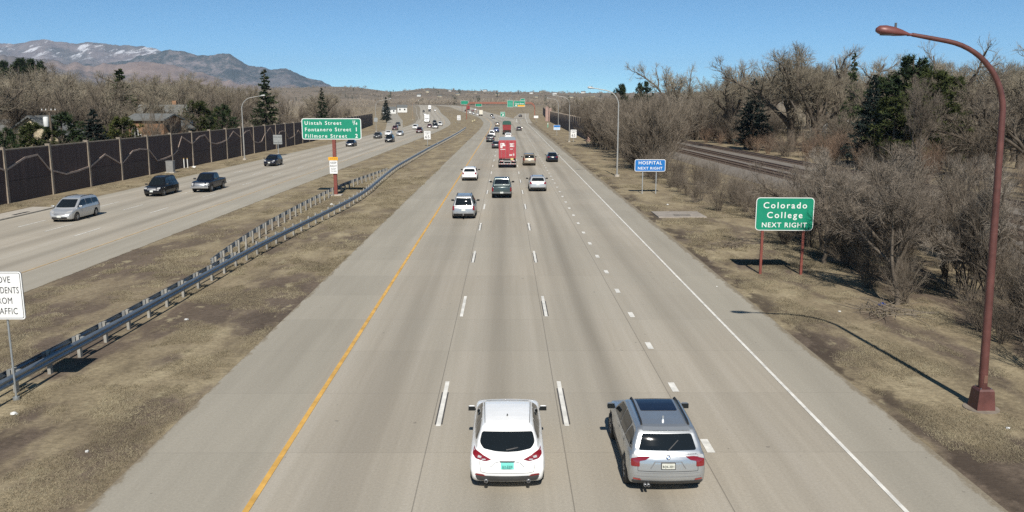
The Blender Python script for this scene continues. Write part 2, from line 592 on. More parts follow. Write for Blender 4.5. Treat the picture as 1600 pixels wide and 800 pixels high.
RB = px_profile([(-700, 110), (0, 108), (120, 108), (180, 104), (221, 93), (253, 86), (268, 81.5), (289, 83), (315, 90), (336, 87.5), (349, 86.5), (361, 90), (376, 98), (390, 105), (400, 107), (408, 106), (425, 110.5), (447, 108.6), (470, 120), (490, 125), (503, 125), (525, 137), (545, 141), (560, 141), (574, 139), (590, 143), (620, 150), (700, 158)])
RC = px_profile([(-700, 100), (0, 96), (60, 99), (140, 108), (190, 106), (230, 101), (270, 104), (310, 116), (350, 127), (400, 134), (460, 137), (520, 142), (590, 146), (680, 158)])
def range_h(X, Y):
    az = X / Y
    D = np.hypot(X, Y)
    out = np.full(X.shape, 2.0)
    for (a, s), d0, wf, wb, sd in ((RA, 11200, 3000, 2600, 11), (RB, 8900, 1900, 1700, 23), (RC, 6800, 1900, 1500, 37)):
        crest = CAM_H + np.interp(az, a, s) * d0 + (fbm(az * 95 + sd, az * 0 + sd, sd, 4) - .5) * 46
        t = np.where(D < d0, (d0 - D) / wf, (D - d0) / wb)
        p = np.clip(1 - t, 0, 1)
        ridge = 1 - np.abs(2 * fbm(X / 900 + sd, Y / 1500, sd, 5) - 1)
        r2 = 1 - np.abs(2 * fbm(X / 330 + sd, Y / 520, sd + 3, 4) - 1)
        h = crest * p ** 1.1 * (1 - (1 - p) * (.75 * (1.25 - ridge) + .42 * (1 - r2))) + (fbm(X / 170, Y / 170, sd, 4) - .5) * (14 + 60 * np.minimum(1, 2.2 * (1 - p)) * p) * (p > 0)
        out = np.maximum(out, h)
    return out
def build_mountains():
    azs, ds = np.linspace(-1.0, -.055, 520), np.linspace(4900, 13600, 170)
    A, D = np.meshgrid(azs, ds)
    th = np.arctan(A)
    X, Y = D * np.sin(th), D * np.cos(th)
    Z = range_h(X, Y)
    nx, ny = len(azs), len(ds)
    i = (np.arange(ny - 1)[:, None] * nx + np.arange(nx - 1)[None, :]).ravel()
    tag(mesh_np('mountains', np.stack([X.ravel(), Y.ravel(), Z.ravel()], 1), np.stack([i, i + 1, i + 1 + nx, i + nx], 1), mountain_material(), smooth=True), kind='structure')
build_mountains()

# the air between here and the mountains
def haze():
    m = bpy.data.materials.new('haze_air')
    m.use_nodes = True
    t = m.node_tree
    t.nodes.remove(t.nodes['Principled BSDF'])
    v = t.nodes.new('ShaderNodeVolumePrincipled')
    v.inputs['Color'].default_value = (.62, .79, 1.0, 1)
    v.inputs['Density'].default_value = HAZE
    v.inputs['Anisotropy'].default_value = 0.0
    t.links.new(v.outputs[0], t.nodes['Material Output'].inputs['Volume'])
    o = MB().box((0, 7900, 399), (33000, 16800, 802)).build('haze', m)
    tag(o, kind='stuff')
HAZE = 4.2e-5
haze()
# ------------------------------------------------------------------ railway on the right
ballast_m = N('railway_ballast')
_co = ballast_m.coord()
_f = ballast_m.noise(_co, 3.5, 5, .75)
_g = ballast_m.noise(_co, .25, 4, .6, (1, .3, 1))
ballast_m.put(ballast_m.b.inputs['Base Color'], ballast_m.mix(_g, ballast_m.ramp(_f, (.3, (.10, .09, .082)), (.7, (.235, .215, .19))), ballast_m.ramp(_f, (.3, (.13, .11, .09)), (.7, (.26, .225, .18)))))
ballast_m.b.inputs['Roughness'].default_value = 1
ballast_m.bump(_f, .8, .06)
ballast_m = ballast_m.m
TRACKS = [33.2, 37.6, 43.4]
def rail_ref(y):
    return float(np.interp(y, [0, 85, 205, 420, 1000], [1.0, 0.6, -3.0, -3.0, 14]))
def ballast():
    v, f = [], []
    prof = [(28.5, .02), (31.6, .42), (45.2, .42), (48.0, .02)]
    ys = list(range(-20, 560, 20))
    for y in ys:
        for x, z in prof:
            v.append((x + rail_ref(y), y, zt(y) + z))
    for i in range(len(ys) - 1):
        for k in range(3):
            f.append([i * 4 + k, i * 4 + k + 1, i * 4 + k + 5, i * 4 + k + 4])
    tag(mesh_np('ballast_bed', v, np.array(f), ballast_m), kind='structure')
ballast()
rail_steel = mat('rail_steel', (.13, .085, .06), .5, .5, .2)
sleeper_m = mat('sleeper_wood', (.085, .062, .048), .9, 0, .3, 2)
TWORDS = ['railway track nearest the motorway, beyond the bare shrubs', 'middle railway track of the three on the ballast', 'railway track farthest from the motorway, below the cottonwoods']
for x0, lb in zip(TRACKS, TWORDS):
    t = thing('railway_track', lb, 'railway track', (x0 + rail_ref(60), 60, .42), 0, 'railway tracks on the ballast')
    for s in (-.7175, .7175):
        v, f = [], []
        ys = list(range(-20, 540, 10))
        for y in ys:
            xx = x0 + rail_ref(y) + s - t.location.x
            z = zt(y) - 0.0
            for dx, dz in ((-.037, .12), (-.037, .30), (.037, .30), (.037, .12)):
                v.append((xx + dx, y - 60, z + dz))
        for i in range(len(ys) - 1):
            for k in range(3):
                f.append([i * 4 + k, i * 4 + k + 1, i * 4 + k + 5, i * 4 + k + 4])
        mesh_np('rail', v, np.array(f), rail_steel, t)
    sv, sf = [], []
    for y in np.arange(-18, 330, .62):
        xx = x0 + rail_ref(y) - t.location.x + rng.uniform(-.06, .06)
        o = len(sv)
        for dx in (-1.3, 1.3):
            for dy in (-.13, .13):
                for dz in (-.06, .13):
                    sv.append((xx + dx, y + dy - 60, zt(y) + dz))
        sf += [[o + a for a in q] for q in ((0, 1, 3, 2), (4, 6, 7, 5), (0, 4, 5, 1), (2, 3, 7, 6), (1, 5, 7, 3))]
    s_ = mesh_np('sleepers', sv, np.array(sf), sleeper_m, t)
    s_['kind'] = 'stuff'

# ------------------------------------------------------------------ sound walls
wall_m = N('sound_wall_boards')
_co = wall_m.coord()
_s = wall_m.add('SeparateXYZ')
wall_m.put(_s.inputs[0], _co)
_v = wall_m.noise(_co, 1.4, 4, .6, (3, 3, .12))
_fr = wall_m.math('FRACT', wall_m.math('MULTIPLY', _s.outputs[1], 4.5))
_gr = wall_m.smooth(wall_m.math('ABSOLUTE', wall_m.math('SUBTRACT', _fr, .5)), .38, .5)
_fz = wall_m.math('ABSOLUTE', wall_m.math('SUBTRACT', _s.outputs[2], 2.0))
_c = wall_m.ramp(_v, (.3, (.062, .042, .040)), (.7, (.122, .083, .075)))
_c = wall_m.mix(wall_m.math('MULTIPLY', _gr, .45), _c, (.014, .010, .010))
_c = wall_m.mix(wall_m.smooth(_s.outputs[2], 2.05, 1.75), _c, wall_m.mix(.4, _c, (.10, .075, .062)))
_c = wall_m.mix(wall_m.math('MULTIPLY', wall_m.smooth(_fz, .05, .02), .7), _c, (.012, .009, .009))
wall_m.put(wall_m.b.inputs['Base Color'], _c)
wall_m.b.inputs['Roughness'].default_value = .85
wall_m = wall_m.m
wpost_m = mat('wall_post_concrete', (.27, .225, .175), .85, 0, .18, 2.5)
wridge_m = mat('wall_relief_band', (.40, .31, .255), .85, 0, .15, 2)
WL = ([-40, 60, 140, 200, 290, 372], [-45.6, -46.1, -47.2, -48.2, -52.5, -60])
def wall_left():
    x0 = float(np.interp(60, *WL))
    t = thing('sound_wall', 'long dark brown panelled sound wall with a zigzag ridge line beside the left carriageway', 'sound wall', (x0, 60, 0))
    ys = [76.9 + 7.95 * k for k in range(-14, 38)]
    P = [Vector((float(np.interp(y, *WL)) - x0, y - 60, 0)) for y in ys]
    # the relief line runs on from panel to panel like a mountain skyline
    hs = [2.05, 2.9, 3.0, 2.1, 2.3, 3.6, 2.2, 2.05]
    peaks = {0: (None, 2.7, 2.6), 1: (None, 3.5, None)}
    rr = random.Random(11)
    hp = 2.6
    for k in range(len(P) - 1):
        a, b = P[k], P[k + 1]
        d = (b - a)
        L = d.length
        u = d / L
        nrm = Vector((u.y, -u.x, 0))
        mid = (a + b) / 2
        MB().box((mid.x, mid.y, 2.42), (.16, L - .30, 4.84), -math.atan2(u.x, u.y)).build('panel', wall_m, t)
        MB().box((mid.x, mid.y, 4.90), (.26, L - .30, .11), -math.atan2(u.x, u.y)).build('coping', wpost_m, t)
        typ = k % 3
        e = rr.choice([2.0, 2.2, 2.4, 3.1, 3.3])
        if typ == 0:
            prof = [(0, hp), (.34, min(hp, e) - .35), (.66, min(hp, e) - .25), (1, e)]
        elif typ == 1:
            prof = [(0, hp), (.25, hp + .6), (.5, max(hp, e) + 1.15), (1, e)]
        else:
            prof = [(0, hp), (.42, max(hp + .9, e)), (.72, max(hp + .9, e) + .15), (1, e)]
        hp = e
        q = [a + u * (.17 + (L - .34) * s) + nrm * .11 + Vector((0, 0, min(h, 4.5))) for s, h in prof]
        rb = MB()
        for i in range(3):
            p0, p1 = q[i], q[i + 1]
            up = Vector((0, 0, .09))
            o = nrm * .05
            v = [p0 - up - o, p1 - up - o, p1 + up - o, p0 + up - o, p0 - up + o, p1 - up + o, p1 + up + o, p0 + up + o]
            rb.raw(v, [[4, 5, 6, 7], [3, 2, 6, 7], [0, 1, 5, 4], [0, 3, 7, 4], [1, 2, 6, 5]])
        rb.build('ridge_line', wridge_m, t)
    for p in P:
        MB().box((p.x, p.y, 2.53), (.42, .30, 5.06)).box((p.x, p.y, 5.09), (.48, .36, .07)).build('post', wpost_m, t)
wall_left()
pink_m = mat('pillar_stone', (.36, .245, .205), .9, 0, .22, 2.2, bump=.4)
def wall_right():
    P0, P1 = Vector((20.0, 208, 0)), Vector((21.6, 440, 0))
    t = thing('sound_wall', 'dark sound wall with pale posts between the pink stone pillars on the right verge', 'sound wall', P0)
    n = 29
    for k in range(n):
        a, b = (P1 - P0) * (k / n), (P1 - P0) * ((k + 1) / n)
        m_ = (a + b) / 2
        MB().box((m_.x, m_.y, 2.6), (.16, 7.7, 5.2)).build('panel', wall_m, t)
    for k in range(n + 1):
        a = (P1 - P0) * (k / n)
        MB().box((a.x, a.y, 2.75), (.4, .3, 5.5)).build('post', wpost_m, t)
    P2, P3 = Vector((21.6, 452, 0)), Vector((26, 640, 0))
    t = thing('sound_wall', 'far dark sound wall beyond the second stone pillar on the right verge', 'sound wall', P2)
    for k in range(24):
        a, b = (P3 - P2) * (k / 24), (P3 - P2) * ((k + 1) / 24)
        m_ = (a + b) / 2
        MB().box((m_.x, m_.y, 2.6 + zt(m_.y + 452) / 2), (.16, 7.6, 5.2 + zt(m_.y + 452))).build('panel', wall_m, t)
    for x, y, h, wd, lb in ((19.5, 206.5, 6.5, 1.15, 'broad pink stone pillar at the near end of the right sound wall, by the bare bush'), (21.6, 441, 6.4, 1.3, 'pink stone pillar at the far end of the nearer right sound wall'), (20.4, 452, 7.2, 1.6, 'tall pink stone pillar starting the far right sound wall')):
        t = thing('stone_pillar', lb, 'pillar', (x, y, 0))
        MB().box((0, 0, h / 2), (wd, wd, h), 0, .05).build('shaft', pink_m, t)
        MB().box((0, 0, h + .14), (wd + .22, wd + .22, .28), 0, .04).cyl((0, 0, h + .28), wd * .45, .25, 12, wd * .12).build('cap', pink_m, t)
wall_right()

# ------------------------------------------------------------------ guardrails in the median
galv = mat('galvanised_rail', (.27, .31, .35), .42, .7, .12, 1.2)
post_m = mat('guardrail_post', (.30, .285, .25), .8, .1, .2, 3)
block_m = mat('guardrail_block', (.20, .205, .20), .8, .1, .2, 3)
def guardrail(label, pts, side, twin=0.0, step=1.905):
    """pts: ground line of the rail; side: +1 rail faces right, -1 left; twin: length from the near end that carries a rail on both faces"""
    P = [Vector((p[0], p[1], 0)) for p in pts]
    # even, smoothed polyline
    seg = [0]
    for i in range(len(P) - 1):
        seg.append(seg[-1] + (P[i + 1] - P[i]).length)
    n = int(seg[-1] / step)
    s_ = np.arange(n + 1) * step
    xs, ys = np.interp(s_, seg, [p.x for p in P]), np.interp(s_, seg, [p.y for p in P])
    k = np.ones(9) / 9
    xs = np.convolve(np.pad(xs, 4, mode='reflect', reflect_type='odd'), k, 'valid')
    ys = np.convolve(np.pad(ys, 4, mode='reflect', reflect_type='odd'), k, 'valid')
    o = Vector((xs[0], ys[0], 0))
    t = thing('guardrail', label, 'guardrail', o)
    prof = [(0, .44), (.05, .47), (.08, .52), (.05, .57), (.012, .60), (.05, .63), (.08, .68), (.05, .73), (0, .76)]
    def rail(sd, nn):
        v, f = [], []
        m = len(prof)
        for i in range(nn):
            j = min(i + 1, n)
            d = Vector((xs[j] - xs[max(i - 1, 0)], ys[j] - ys[max(i - 1, 0)], 0)).normalized()
            nr = Vector((d.y, -d.x, 0)) * sd
            for q, (e, z) in enumerate(prof):
                p = Vector((xs[i], ys[i], zt(ys[i]))) - o + nr * (.22 + e)
                v.append((p.x, p.y, z + zt(ys[i])))
        for i in range(nn - 1):
            for q in range(m - 1):
                f.append([i * m + q, i * m + q + 1, (i + 1) * m + q + 1, (i + 1) * m + q])
        r = mesh_np('rail', v, np.array(f), galv, t, smooth=True)
        md = r.modifiers.new('thickness', 'SOLIDIFY')
        md.thickness = .012
    rail(side, n + 1)
    nt_ = int(twin / step)
    if nt_:
        rail(-side, nt_)
    def post(mb, bb, i):
        j = min(i + 1, n)
        d = Vector((xs[j] - xs[max(i - 1, 0)], ys[j] - ys[max(i - 1, 0)], 0)).normalized()
        a = -math.atan2(d.x, d.y)
        nr = Vector((d.y, -d.x, 0)) * side
        p = Vector((xs[i], ys[i], zt(ys[i]))) - o
        mb.box((p.x, p.y, p.z + .40), (.11, .15, .86), a)
        q = p + nr * .15
        bb[0].box((q.x, q.y, p.z + .6), (.12, .14, .34), a)
        if i < nt_:
            q = p - nr * .15
            bb[1].box((q.x, q.y, p.z + .6), (.12, .14, .34), a)
    for i in range(min(n + 1, 90)):
        a, b = MB(), (MB(), MB())
        post(a, b, i)
        po = a.build('post', post_m, t)
        for q in b:
            if q.v:
                q.build('block', block_m, po)
    if n + 1 > 90:
        a = MB()
        for i in range(90, n + 1):
            post(a, (a, a), i)
        po = a.build('far_posts', post_m, t)
        po['kind'] = 'stuff'
    return t
def trace(pxs, h=.75, back=None):
    q = [ground_at(x, y, h) for x, y in pxs]
    if back:
        a, b = q[0], q[2]
        s = (a[0] - b[0]) / (a[1] - b[1])
        q.insert(0, (a[0] + s * (back - a[1]), back, 0))
    return q
GF = trace([(0, 591), (150, 514), (262, 456), (340, 410), (440, 360), (515, 325), (565, 300), (590, 279), (615, 259.5), (640, 246), (670, 229.5), (688, 220.5), (702, 213.5), (716, 206), (727, 199)], .72, 14)
GB = trace([(337, 404), (385, 367), (436, 338), (490, 309.5), (525, 292.5), (552, 281), (590, 269.5), (606, 263)], .72)
guardrail('long steel guardrail running up the median from the near left corner to the gantry', GF, 1, 36)
guardrail('short steel guardrail with close posts behind the red sign post in the median', GB, -1)

# ------------------------------------------------------------------ street lamps
rust_m = mat('rust_red_steel', (.12, .046, .038), .5, .1, .32, 2)
lampgrey_m = mat('galvanised_lamp', (.42, .41, .38), .5, .5, .1, 1.5)
lamphead_m = mat('lamp_head_grey', (.45, .45, .43), .5, .2, .08)
lens_m = mat('lamp_lens', (.10, .10, .10), .2, 0, .1)
conc_m = mat('footing_concrete', (.42, .38, .32), .9, 0, .15, 3)
def street_lamp(label, x, y, h, arm, dirn, pole_m, head_m, base='plate', lean=0.0, r0=.115, rise=.35, bend=1.9, group='street lamps along the motorway'):
    """dirn: +1 arm to the right, -1 to the left"""
    t = thing('street_lamp', label, 'street lamp', (x, y, zt(y)), 0, group)
    zb = h - bend - rise
    pts = [Vector((lean * z / 10, 0, z)) for z in (.35, 2, 4, 6, zb)]
    rr = [r0, r0 * .93, r0 * .85, r0 * .77, r0 * .68]
    cx = pts[-1].x
    slope = R(10)
    amax = R(90) - slope
    zb = h - bend * math.sin(amax) - math.tan(slope) * max(.2, arm - bend * (1 - math.cos(amax)))
    pts = [Vector((lean * z / 10, 0, z)) for z in (.35, zb * .25, zb * .5, zb * .75, zb)]
    cx = pts[-1].x
    for k in range(1, 15):
        a = amax * k / 14
        pts.append(Vector((cx + dirn * bend * (1 - math.cos(a)), 0, zb + bend * math.sin(a))))
        rr.append(r0 * (.68 - .012 * k))
    e = pts[-1]
    ax = arm - abs(e.x - cx)
    pts.append(Vector((e.x + dirn * ax * .5, 0, e.z + math.tan(slope) * ax * .5)))
    pts.append(Vector((e.x + dirn * ax, 0, e.z + math.tan(slope) * ax)))
    rr += [r0 * .48, r0 * .42]
    MB().tube(pts[:5], rr[:5], 10).build('pole', pole_m, t)
    MB().tube(pts[4:], rr[4:], 10).build('arm', pole_m, t)
    if base == 'box':
        b_ = MB()
        for z0, z1, s0, s1 in ((-.05, .60, .28, .225), (.60, .66, .225, .19)):
            b_.raw([(sx * s, sy * s, z) for z, s in ((z0, s0), (z1, s1)) for sx, sy in ((-1, -1), (1, -1), (1, 1), (-1, 1))], [[0, 1, 5, 4], [1, 2, 6, 5], [2, 3, 7, 6], [3, 0, 4, 7], [4, 5, 6, 7]])
        b_.build('base', pole_m, t)
        MB().box((-.02, -r0 * .96, .95), (.11, .02, .24), 0, .008).build('hand_hole_cover', mat('faded_cover', (.17, .085, .06), .6), t)
        MB().cyl((0, 0, -.06), .50, .085, 20).build('footing', mat('dusty_footing', (.22, .185, .145), .95, 0, .25), t)
        m = MB()
        for sx in (-.1, .1):
            for sy in (-.1, .1):
                m.cyl((sx * 1.5, sy * 1.5, .64), .02, .05, 6)
        m.build('anchor_bolts', galv, t)
    else:
        MB().cyl((0, 0, -.05), .32, .3, 14).build('footing', conc_m, t)
        MB().box((0, 0, .27), (.36, .36, .05)).cyl((0, 0, .28), r0 * 1.25, .18, 10).build('base', pole_m, t)
    tip = pts[-1]
    s = dirn
    L = .95
    prof = [(0, .03), (.06, .05), (.22, .10), (.45, .15), (.7, .165), (.86, .14), (.95, .07), (.965, .02)]
    v, f = [], []
    K = 14
    for d, r_ in prof:
        for k in range(K):
            a = 2 * math.pi * k / K
            zz = math.sin(a) * r_ * (1.05 if math.sin(a) > 0 else .6)
            v.append((tip.x + s * (d + .06), math.cos(a) * r_ * 1.05, tip.z + zz + d * .12))
    for i in range(len(prof) - 1):
        for k in range(K):
            f.append([i * K + k, i * K + (k + 1) % K, (i + 1) * K + (k + 1) % K, (i + 1) * K + k])
    f += [list(range(K)), list(range(len(v) - K, len(v)))]
    hd = MB()
    hd.raw(v, f, True)
    hd.tube([tip - Vector((s * .05, 0, 0)), tip + Vector((s * .14, 0, 0))], .04, 8)
    ho = hd.build('lamp_head', head_m, t)
    zz = tip.z + .65 * .12
    ln = MB()
    ln.raw([(tip.x + s * (.62 + .29 * math.cos(a)), .13 * math.sin(a), zz - .045 - .05 * (1 if j else 0)) for j in (0, 1) for a in [2 * math.pi * k / 12 for k in range(12)]],
           [[k, (k + 1) % 12, 12 + (k + 1) % 12, 12 + k] for k in range(12)] + [list(range(12, 24))], True)
    ln.build('lens', lens_m, ho)
    MB().cyl((tip.x + s * .48, 0, zz + .12), .035, .12, 8).build('photocell', lens_m, ho)
    return t
street_lamp('tall rust red street lamp on a square base, nearest on the right verge', 14.27, 23.92, 10.95, 2.75, -1, rust_m, mat('rust_red_lamp_head', (.17, .060, .052), .45, .1, .12), 'box', -.32, .128, .42, 2.1)
street_lamp('slender grey street lamp on the right verge left of the hospital sign', 13.7, 105.6, 10.95, 2.9, -1, lampgrey_m, lamphead_m)
street_lamp('grey street lamp beside the white speed sign by the right sound wall', 14.6, 203, 11.0, 3.2, -1, lampgrey_m, lamphead_m)
street_lamp('grey street lamp before the second stone pillar, farther up the right verge', 17.6, 300, 11.0, 3.2, -1, lampgrey_m, lamphead_m)
street_lamp('grey street lamp beside the back of a square sign, by the left sound wall', -43.4, 137.8, 10.3, 2.9, 1, lampgrey_m, lamphead_m)
street_lamp('grey street lamp with a small sign on its pole, end of the left wall', -43.8, 278.6, 10.6, 4.2, 1, lampgrey_m, lamphead_m)
p = ground_at(645, 187)
street_lamp('tan street lamp on the grass wedge between the left ramp and carriageway', p[0], p[1], 10.8, 3.0, 1, mat('tan_lamp', (.38, .27, .18), .6, .2, .1), lamphead_m)
for x, y, d, lb in ((47.5, 246, 1, 'small street lamp on a brown pole among the bare trees beyond the railway'), (56, 208, 1, 'street lamp with pale head in front of the dark rounded tree beyond the railway'), (62, 232, 1, 'street lamp with pale head left of the dark rounded tree beyond the railway')):
    street_lamp(lb, x, y, 8.6 if d else 8, 2.4, d, mat('brown_lamp_pole', (.19, .11, .07), .7, .1, .1), lamphead_m, r0=.09, group='street lamps beyond the railway')

# ------------------------------------------------------------------ signs
green_m = mat('sign_green', (.006, .235, .135), .45, 0, .08, 1.5)
blue_m = mat('sign_blue', (.010, .155, .46), .45, 0, .08, 1.5)
swhite_m = mat('sign_white', (.76, .76, .74), .45, 0, .04, 1.5)
sblack_m = mat('sign_black', (.015, .015, .016), .5, 0, .1)
syellow_m = mat('sign_yellow', (.72, .36, .02), .45, 0, .06)
salu_m = mat('sign_aluminium_back', (.38, .39, .38), .45, .5, .1)
redpost_m = mat('red_brown_post', (.20, .055, .040), .6, .05, .18, 3)
spost_m = mat('sign_post_steel', (.40, .42, .42), .5, .6, .1)
_FW = {}
def text_mesh(parent, body, x, z, h, m, y=-.02, align='CENTER', wmax=None, bold=.010, space=1.08, name='lettering'):
    cu = bpy.data.curves.new('lettering', 'FONT')
    cu.body = body
    cu.size = h / .72
    cu.align_x = align
    cu.offset = bold * h
    cu.space_character = space
    cu.extrude = .002
    cu.resolution_u = 3
    o = bpy.data.objects.new('lettering', cu)
    COL.objects.link(o)
    bpy.context.view_layer.update()
    me = bpy.data.meshes.new_from_object(o.evaluated_get(bpy.context.evaluated_depsgraph_get()))
    bpy.data.objects.remove(o)
    bpy.data.curves.remove(cu)
    xs = [v.co.x for v in me.vertices]
    k = 1.0
    if wmax and xs and (max(xs) - min(xs)) > 0:
        k = wmax / (max(xs) - min(xs))
        if k > 1.04 and space < 1.5 and len(body) > 2:       # fill the line by letter spacing, as on road signs
            bpy.data.meshes.remove(me)
            return text_mesh(parent, body, x, z, h, m, y, align, wmax, bold, space * min(1.12, 1 + (k - 1) * .8), name)
    me.transform(Matrix.Translation((x, y, z)) @ Matrix.Rotation(R(90), 4, 'X') @ Matrix.Diagonal((k, 1, 1, 1)))
    me.materials.clear()
    me.materials.append(m)
    o = bpy.data.objects.new(name, me)
    COL.objects.link(o)
    o.parent = parent
    return o
def panel(parent, x0, z0, x1, z1, m, edge=None, r=.12, y=0.0, bw=.05, back=salu_m):
    """a sign plate facing -y with a raised coloured face and an edge line"""
    p = MB().prism(rrect(x0, z0, x1, z1, r), 1, y, y + .03).build('panel', back, parent)
    if edge:
        MB().prism(rrect(x0, z0, x1, z1, r), 1, y - .006, y - .001).build('border', edge, p)
        MB().prism(rrect(x0 + bw, z0 + bw, x1 - bw, z1 - bw, max(r - bw, .01)), 1, y - .010, y - .0065).build('face', m, p)
    else:
        MB().prism(rrect(x0, z0, x1, z1, r), 1, y - .006, y - .001).build('face', m, p)
    return p
def post(parent, x, z1, w_, m, y=.1, z0=-.1, round_=False):
    if round_:
        return MB().cyl((x, y, z0), w_ / 2, z1 - z0, 10).build('post', m, parent)
    return MB().box((x, y, (z0 + z1) / 2), (w_, w_, z1 - z0), 0, w_ * .08).build('post', m, parent)

# the street list over the median
t = thing('guide_sign', 'green sign listing three streets and distances on a red post in the median', 'road sign', (-17.35, 83.4, 0))
a, b, c, d = -20.45 + 17.35, -14.58 + 17.35, 5.60, 7.66
g = panel(t, a, c, b, d, green_m, swhite_m, .22, 0, .07)
rowh = (d - c) / 3.25
for k, (s, q, ws) in enumerate((('Uintah Street', '\u00bc', 3.62), ('Fontanero Street', '1', 4.55), ('Fillmore Street', '2', 4.12))):
    z = d - .23 - rowh * (k + 1) + .24
    text_mesh(t, s, a + .28, z, .36, swhite_m, -.014, 'LEFT', ws, .012)
    if k:
        text_mesh(t, q, b - .62, z, .38, swhite_m, -.014, 'LEFT', None, .03)
    else:
        text_mesh(t, '1', b - .88, z + .16, .27, swhite_m, -.014, 'LEFT', None, .03)
        text_mesh(t, '/', b - .74, z, .42, swhite_m, -.0145, 'LEFT', None, .02)
        text_mesh(t, '4', b - .56, z - .02, .27, swhite_m, -.014, 'LEFT', None, .03)
MB().box((0, .17, 3.5), (.34, .26, 7.0), 0, .02).build('post', redpost_m, t)
for z in (5.9, 7.3):
    MB().box((-.15, .05, z), (5.4, .05, .09)).build('stringer', salu_m, t)
MB().box((.0, .17, .02), (1.25, 1.0, .22), 0, .03).build('footing', conc_m, t)
t2 = thing('keep_right_sign', 'white keep right sign with yellow top plate strapped on the red post', 'road sign', (-17.42, 83.34, 0))
panel(t2, -.41, 2.22, .37, 3.52, swhite_m, None, .05, -.02)
panel(t2, -.52, 3.54, .44, 3.87, syellow_m, None, .05, -.02)
for s, z, h, wd in (('KEEP', 3.20, .21, .58), ('RIGHT', 2.88, .21, .64), ('EXCEPT', 2.62, .13, .50), ('TO PASS', 2.40, .13, .56)):
    text_mesh(t2, s, -.02, z, h, sblack_m, -.03, 'CENTER', wd, .012)
mk = MB()
for x in (-.28, -.1, .1, .27):
    mk.box((x, -.029, 3.70), (.12, .004, .05))
mk.build('worn_lettering', mat('faded_sign_print', (.30, .17, .03), .6), t2)

# move accidents from traffic
t = thing('traffic_notice_sign', 'white MOVE ACCIDENTS FROM TRAFFIC sign on a thin post before the guardrail', 'road sign', (-15.31, 24.7, 0))
panel(t, -.62, 2.60, .60, 4.08, swhite_m, sblack_m, .08, 0, .03)
pw = MB().prism(rrect(-.62, 2.60, .60, 4.08, .08), 1, -.0135, -.0105).build('face_edge', swhite_m, t)
MB().prism(rrect(-.585, 2.635, .565, 4.045, .06), 1, -.0165, -.014).build('border', sblack_m, t)
MB().prism(rrect(-.57, 2.65, .55, 4.03, .05), 1, -.020, -.017).build('face', swhite_m, t)
for k, (s, wd) in enumerate((('MOVE', .53), ('ACCIDENTS', 1.0), ('FROM', .53), ('TRAFFIC', .80))):
    text_mesh(t, s, -.01, 3.74 - .325 * k, .205, sblack_m, -.024, 'CENTER', wd, -.004)
post(t, .0, 4.0, .062, spost_m, .07, -.1, True)
MB().cyl((0, .07, -.02), .10, .12, 10).build('footing', spost_m, t)

# Colorado College
t = thing('guide_sign', 'green Colorado College sign on two red posts on the right verge', 'road sign', (14.68, 44.0, 0), R(-3))
g = panel(t, -1.52, 2.40, 1.52, 4.17, green_m, swhite_m, .2, 0, .035)
for s, z, h, wd, bo in (('Colorado', 3.60, .33, 2.28, .014), ('College', 3.08, .33, 1.86, .014), ('NEXT RIGHT', 2.58, .26, 2.36, .012)):
    text_mesh(t, s, 0, z, h, swhite_m, -.014, 'CENTER', wd, bo)
for x in (-1.10, 1.06):
    post(t, x, 4.0, .13, redpost_m)
MB().box((0, .055, 2.7), (2.9, .05, .08)).box((0, .055, 3.8), (2.9, .05, .08)).build('stringer', salu_m, t)

# HOSPITAL
t = thing('guide_sign', 'blue hospital next right sign on two thin grey posts on the right verge', 'road sign', (14.40, 85.2, 0), R(-2))
panel(t, -1.56, 2.28, 1.56, 3.50, blue_m, swhite_m, .16, 0, .05)
for s, z, h, wd in (('HOSPITAL', 3.0, .33, 2.36), ('NEXT RIGHT', 2.48, .27, 2.48)):
    text_mesh(t, s, 0, z, h, swhite_m, -.014, 'CENTER', wd, .018)
for x in (-.72, .66):
    post(t, x, 3.4, .09, spost_m)
# speed signs
def speed_sign(label, x, y, zc, wd, hh, rows):
    t = thing('speed_limit_sign', label, 'road sign', (x, y, zt(y)))
    panel(t, -wd / 2, zc - hh / 2, wd / 2, zc + hh / 2, swhite_m, sblack_m, .1, 0, .04)
    MB().prism(rrect(-wd / 2 + .07, zc - hh / 2 + .07, wd / 2 - .07, zc + hh / 2 - .07, .06), 1, -.0145, -.011).build('face', swhite_m, t)
    for s, z, h, w2 in rows:
        text_mesh(t, s, 0, zc + z * hh, h * hh, sblack_m, -.018, 'CENTER', w2 * wd, .01)
    post(t, 0, zc + hh / 2 - .1, .09, spost_m)
p = ground_at(668, 228)
speed_sign('white speed limit 65 sign on the median, left of the guardrail', p[0], p[1], 2.35, 1.5, 1.9, (('SPEED', .27, .13, .7), ('LIMIT', .08, .13, .6), ('65', -.36, .34, .62)))
p = ground_at(717, 193)
speed_sign('small white sign on the far median just before the gantry leg', p[0], p[1], 2.7, 1.7, 2.3, (('SPEED', .27, .13, .7), ('LIMIT', .08, .13, .6), ('65', -.36, .34, .62)))
p = ground_at(896, 222)
speed_sign('white speed limit sign in front of the right sound wall', p[0], p[1], 2.0, 1.5, 2.0, (('SPEED', .27, .13, .7), ('LIMIT', .08, .13, .6), ('65', -.36, .34, .62)))
p = ground_at(870, 212)
t = thing('service_sign', 'small blue sign with a white lower half by the right sound wall', 'road sign', (p[0], p[1], 0))
panel(t, -.95, 2.35, .95, 3.05, blue_m, swhite_m, .06)
panel(t, -.95, 1.65, .95, 2.32, mat('pale_blue_panel', (.45, .58, .72), .5), swhite_m, .06)
post(t, 0, 3.0, .09, spost_m)
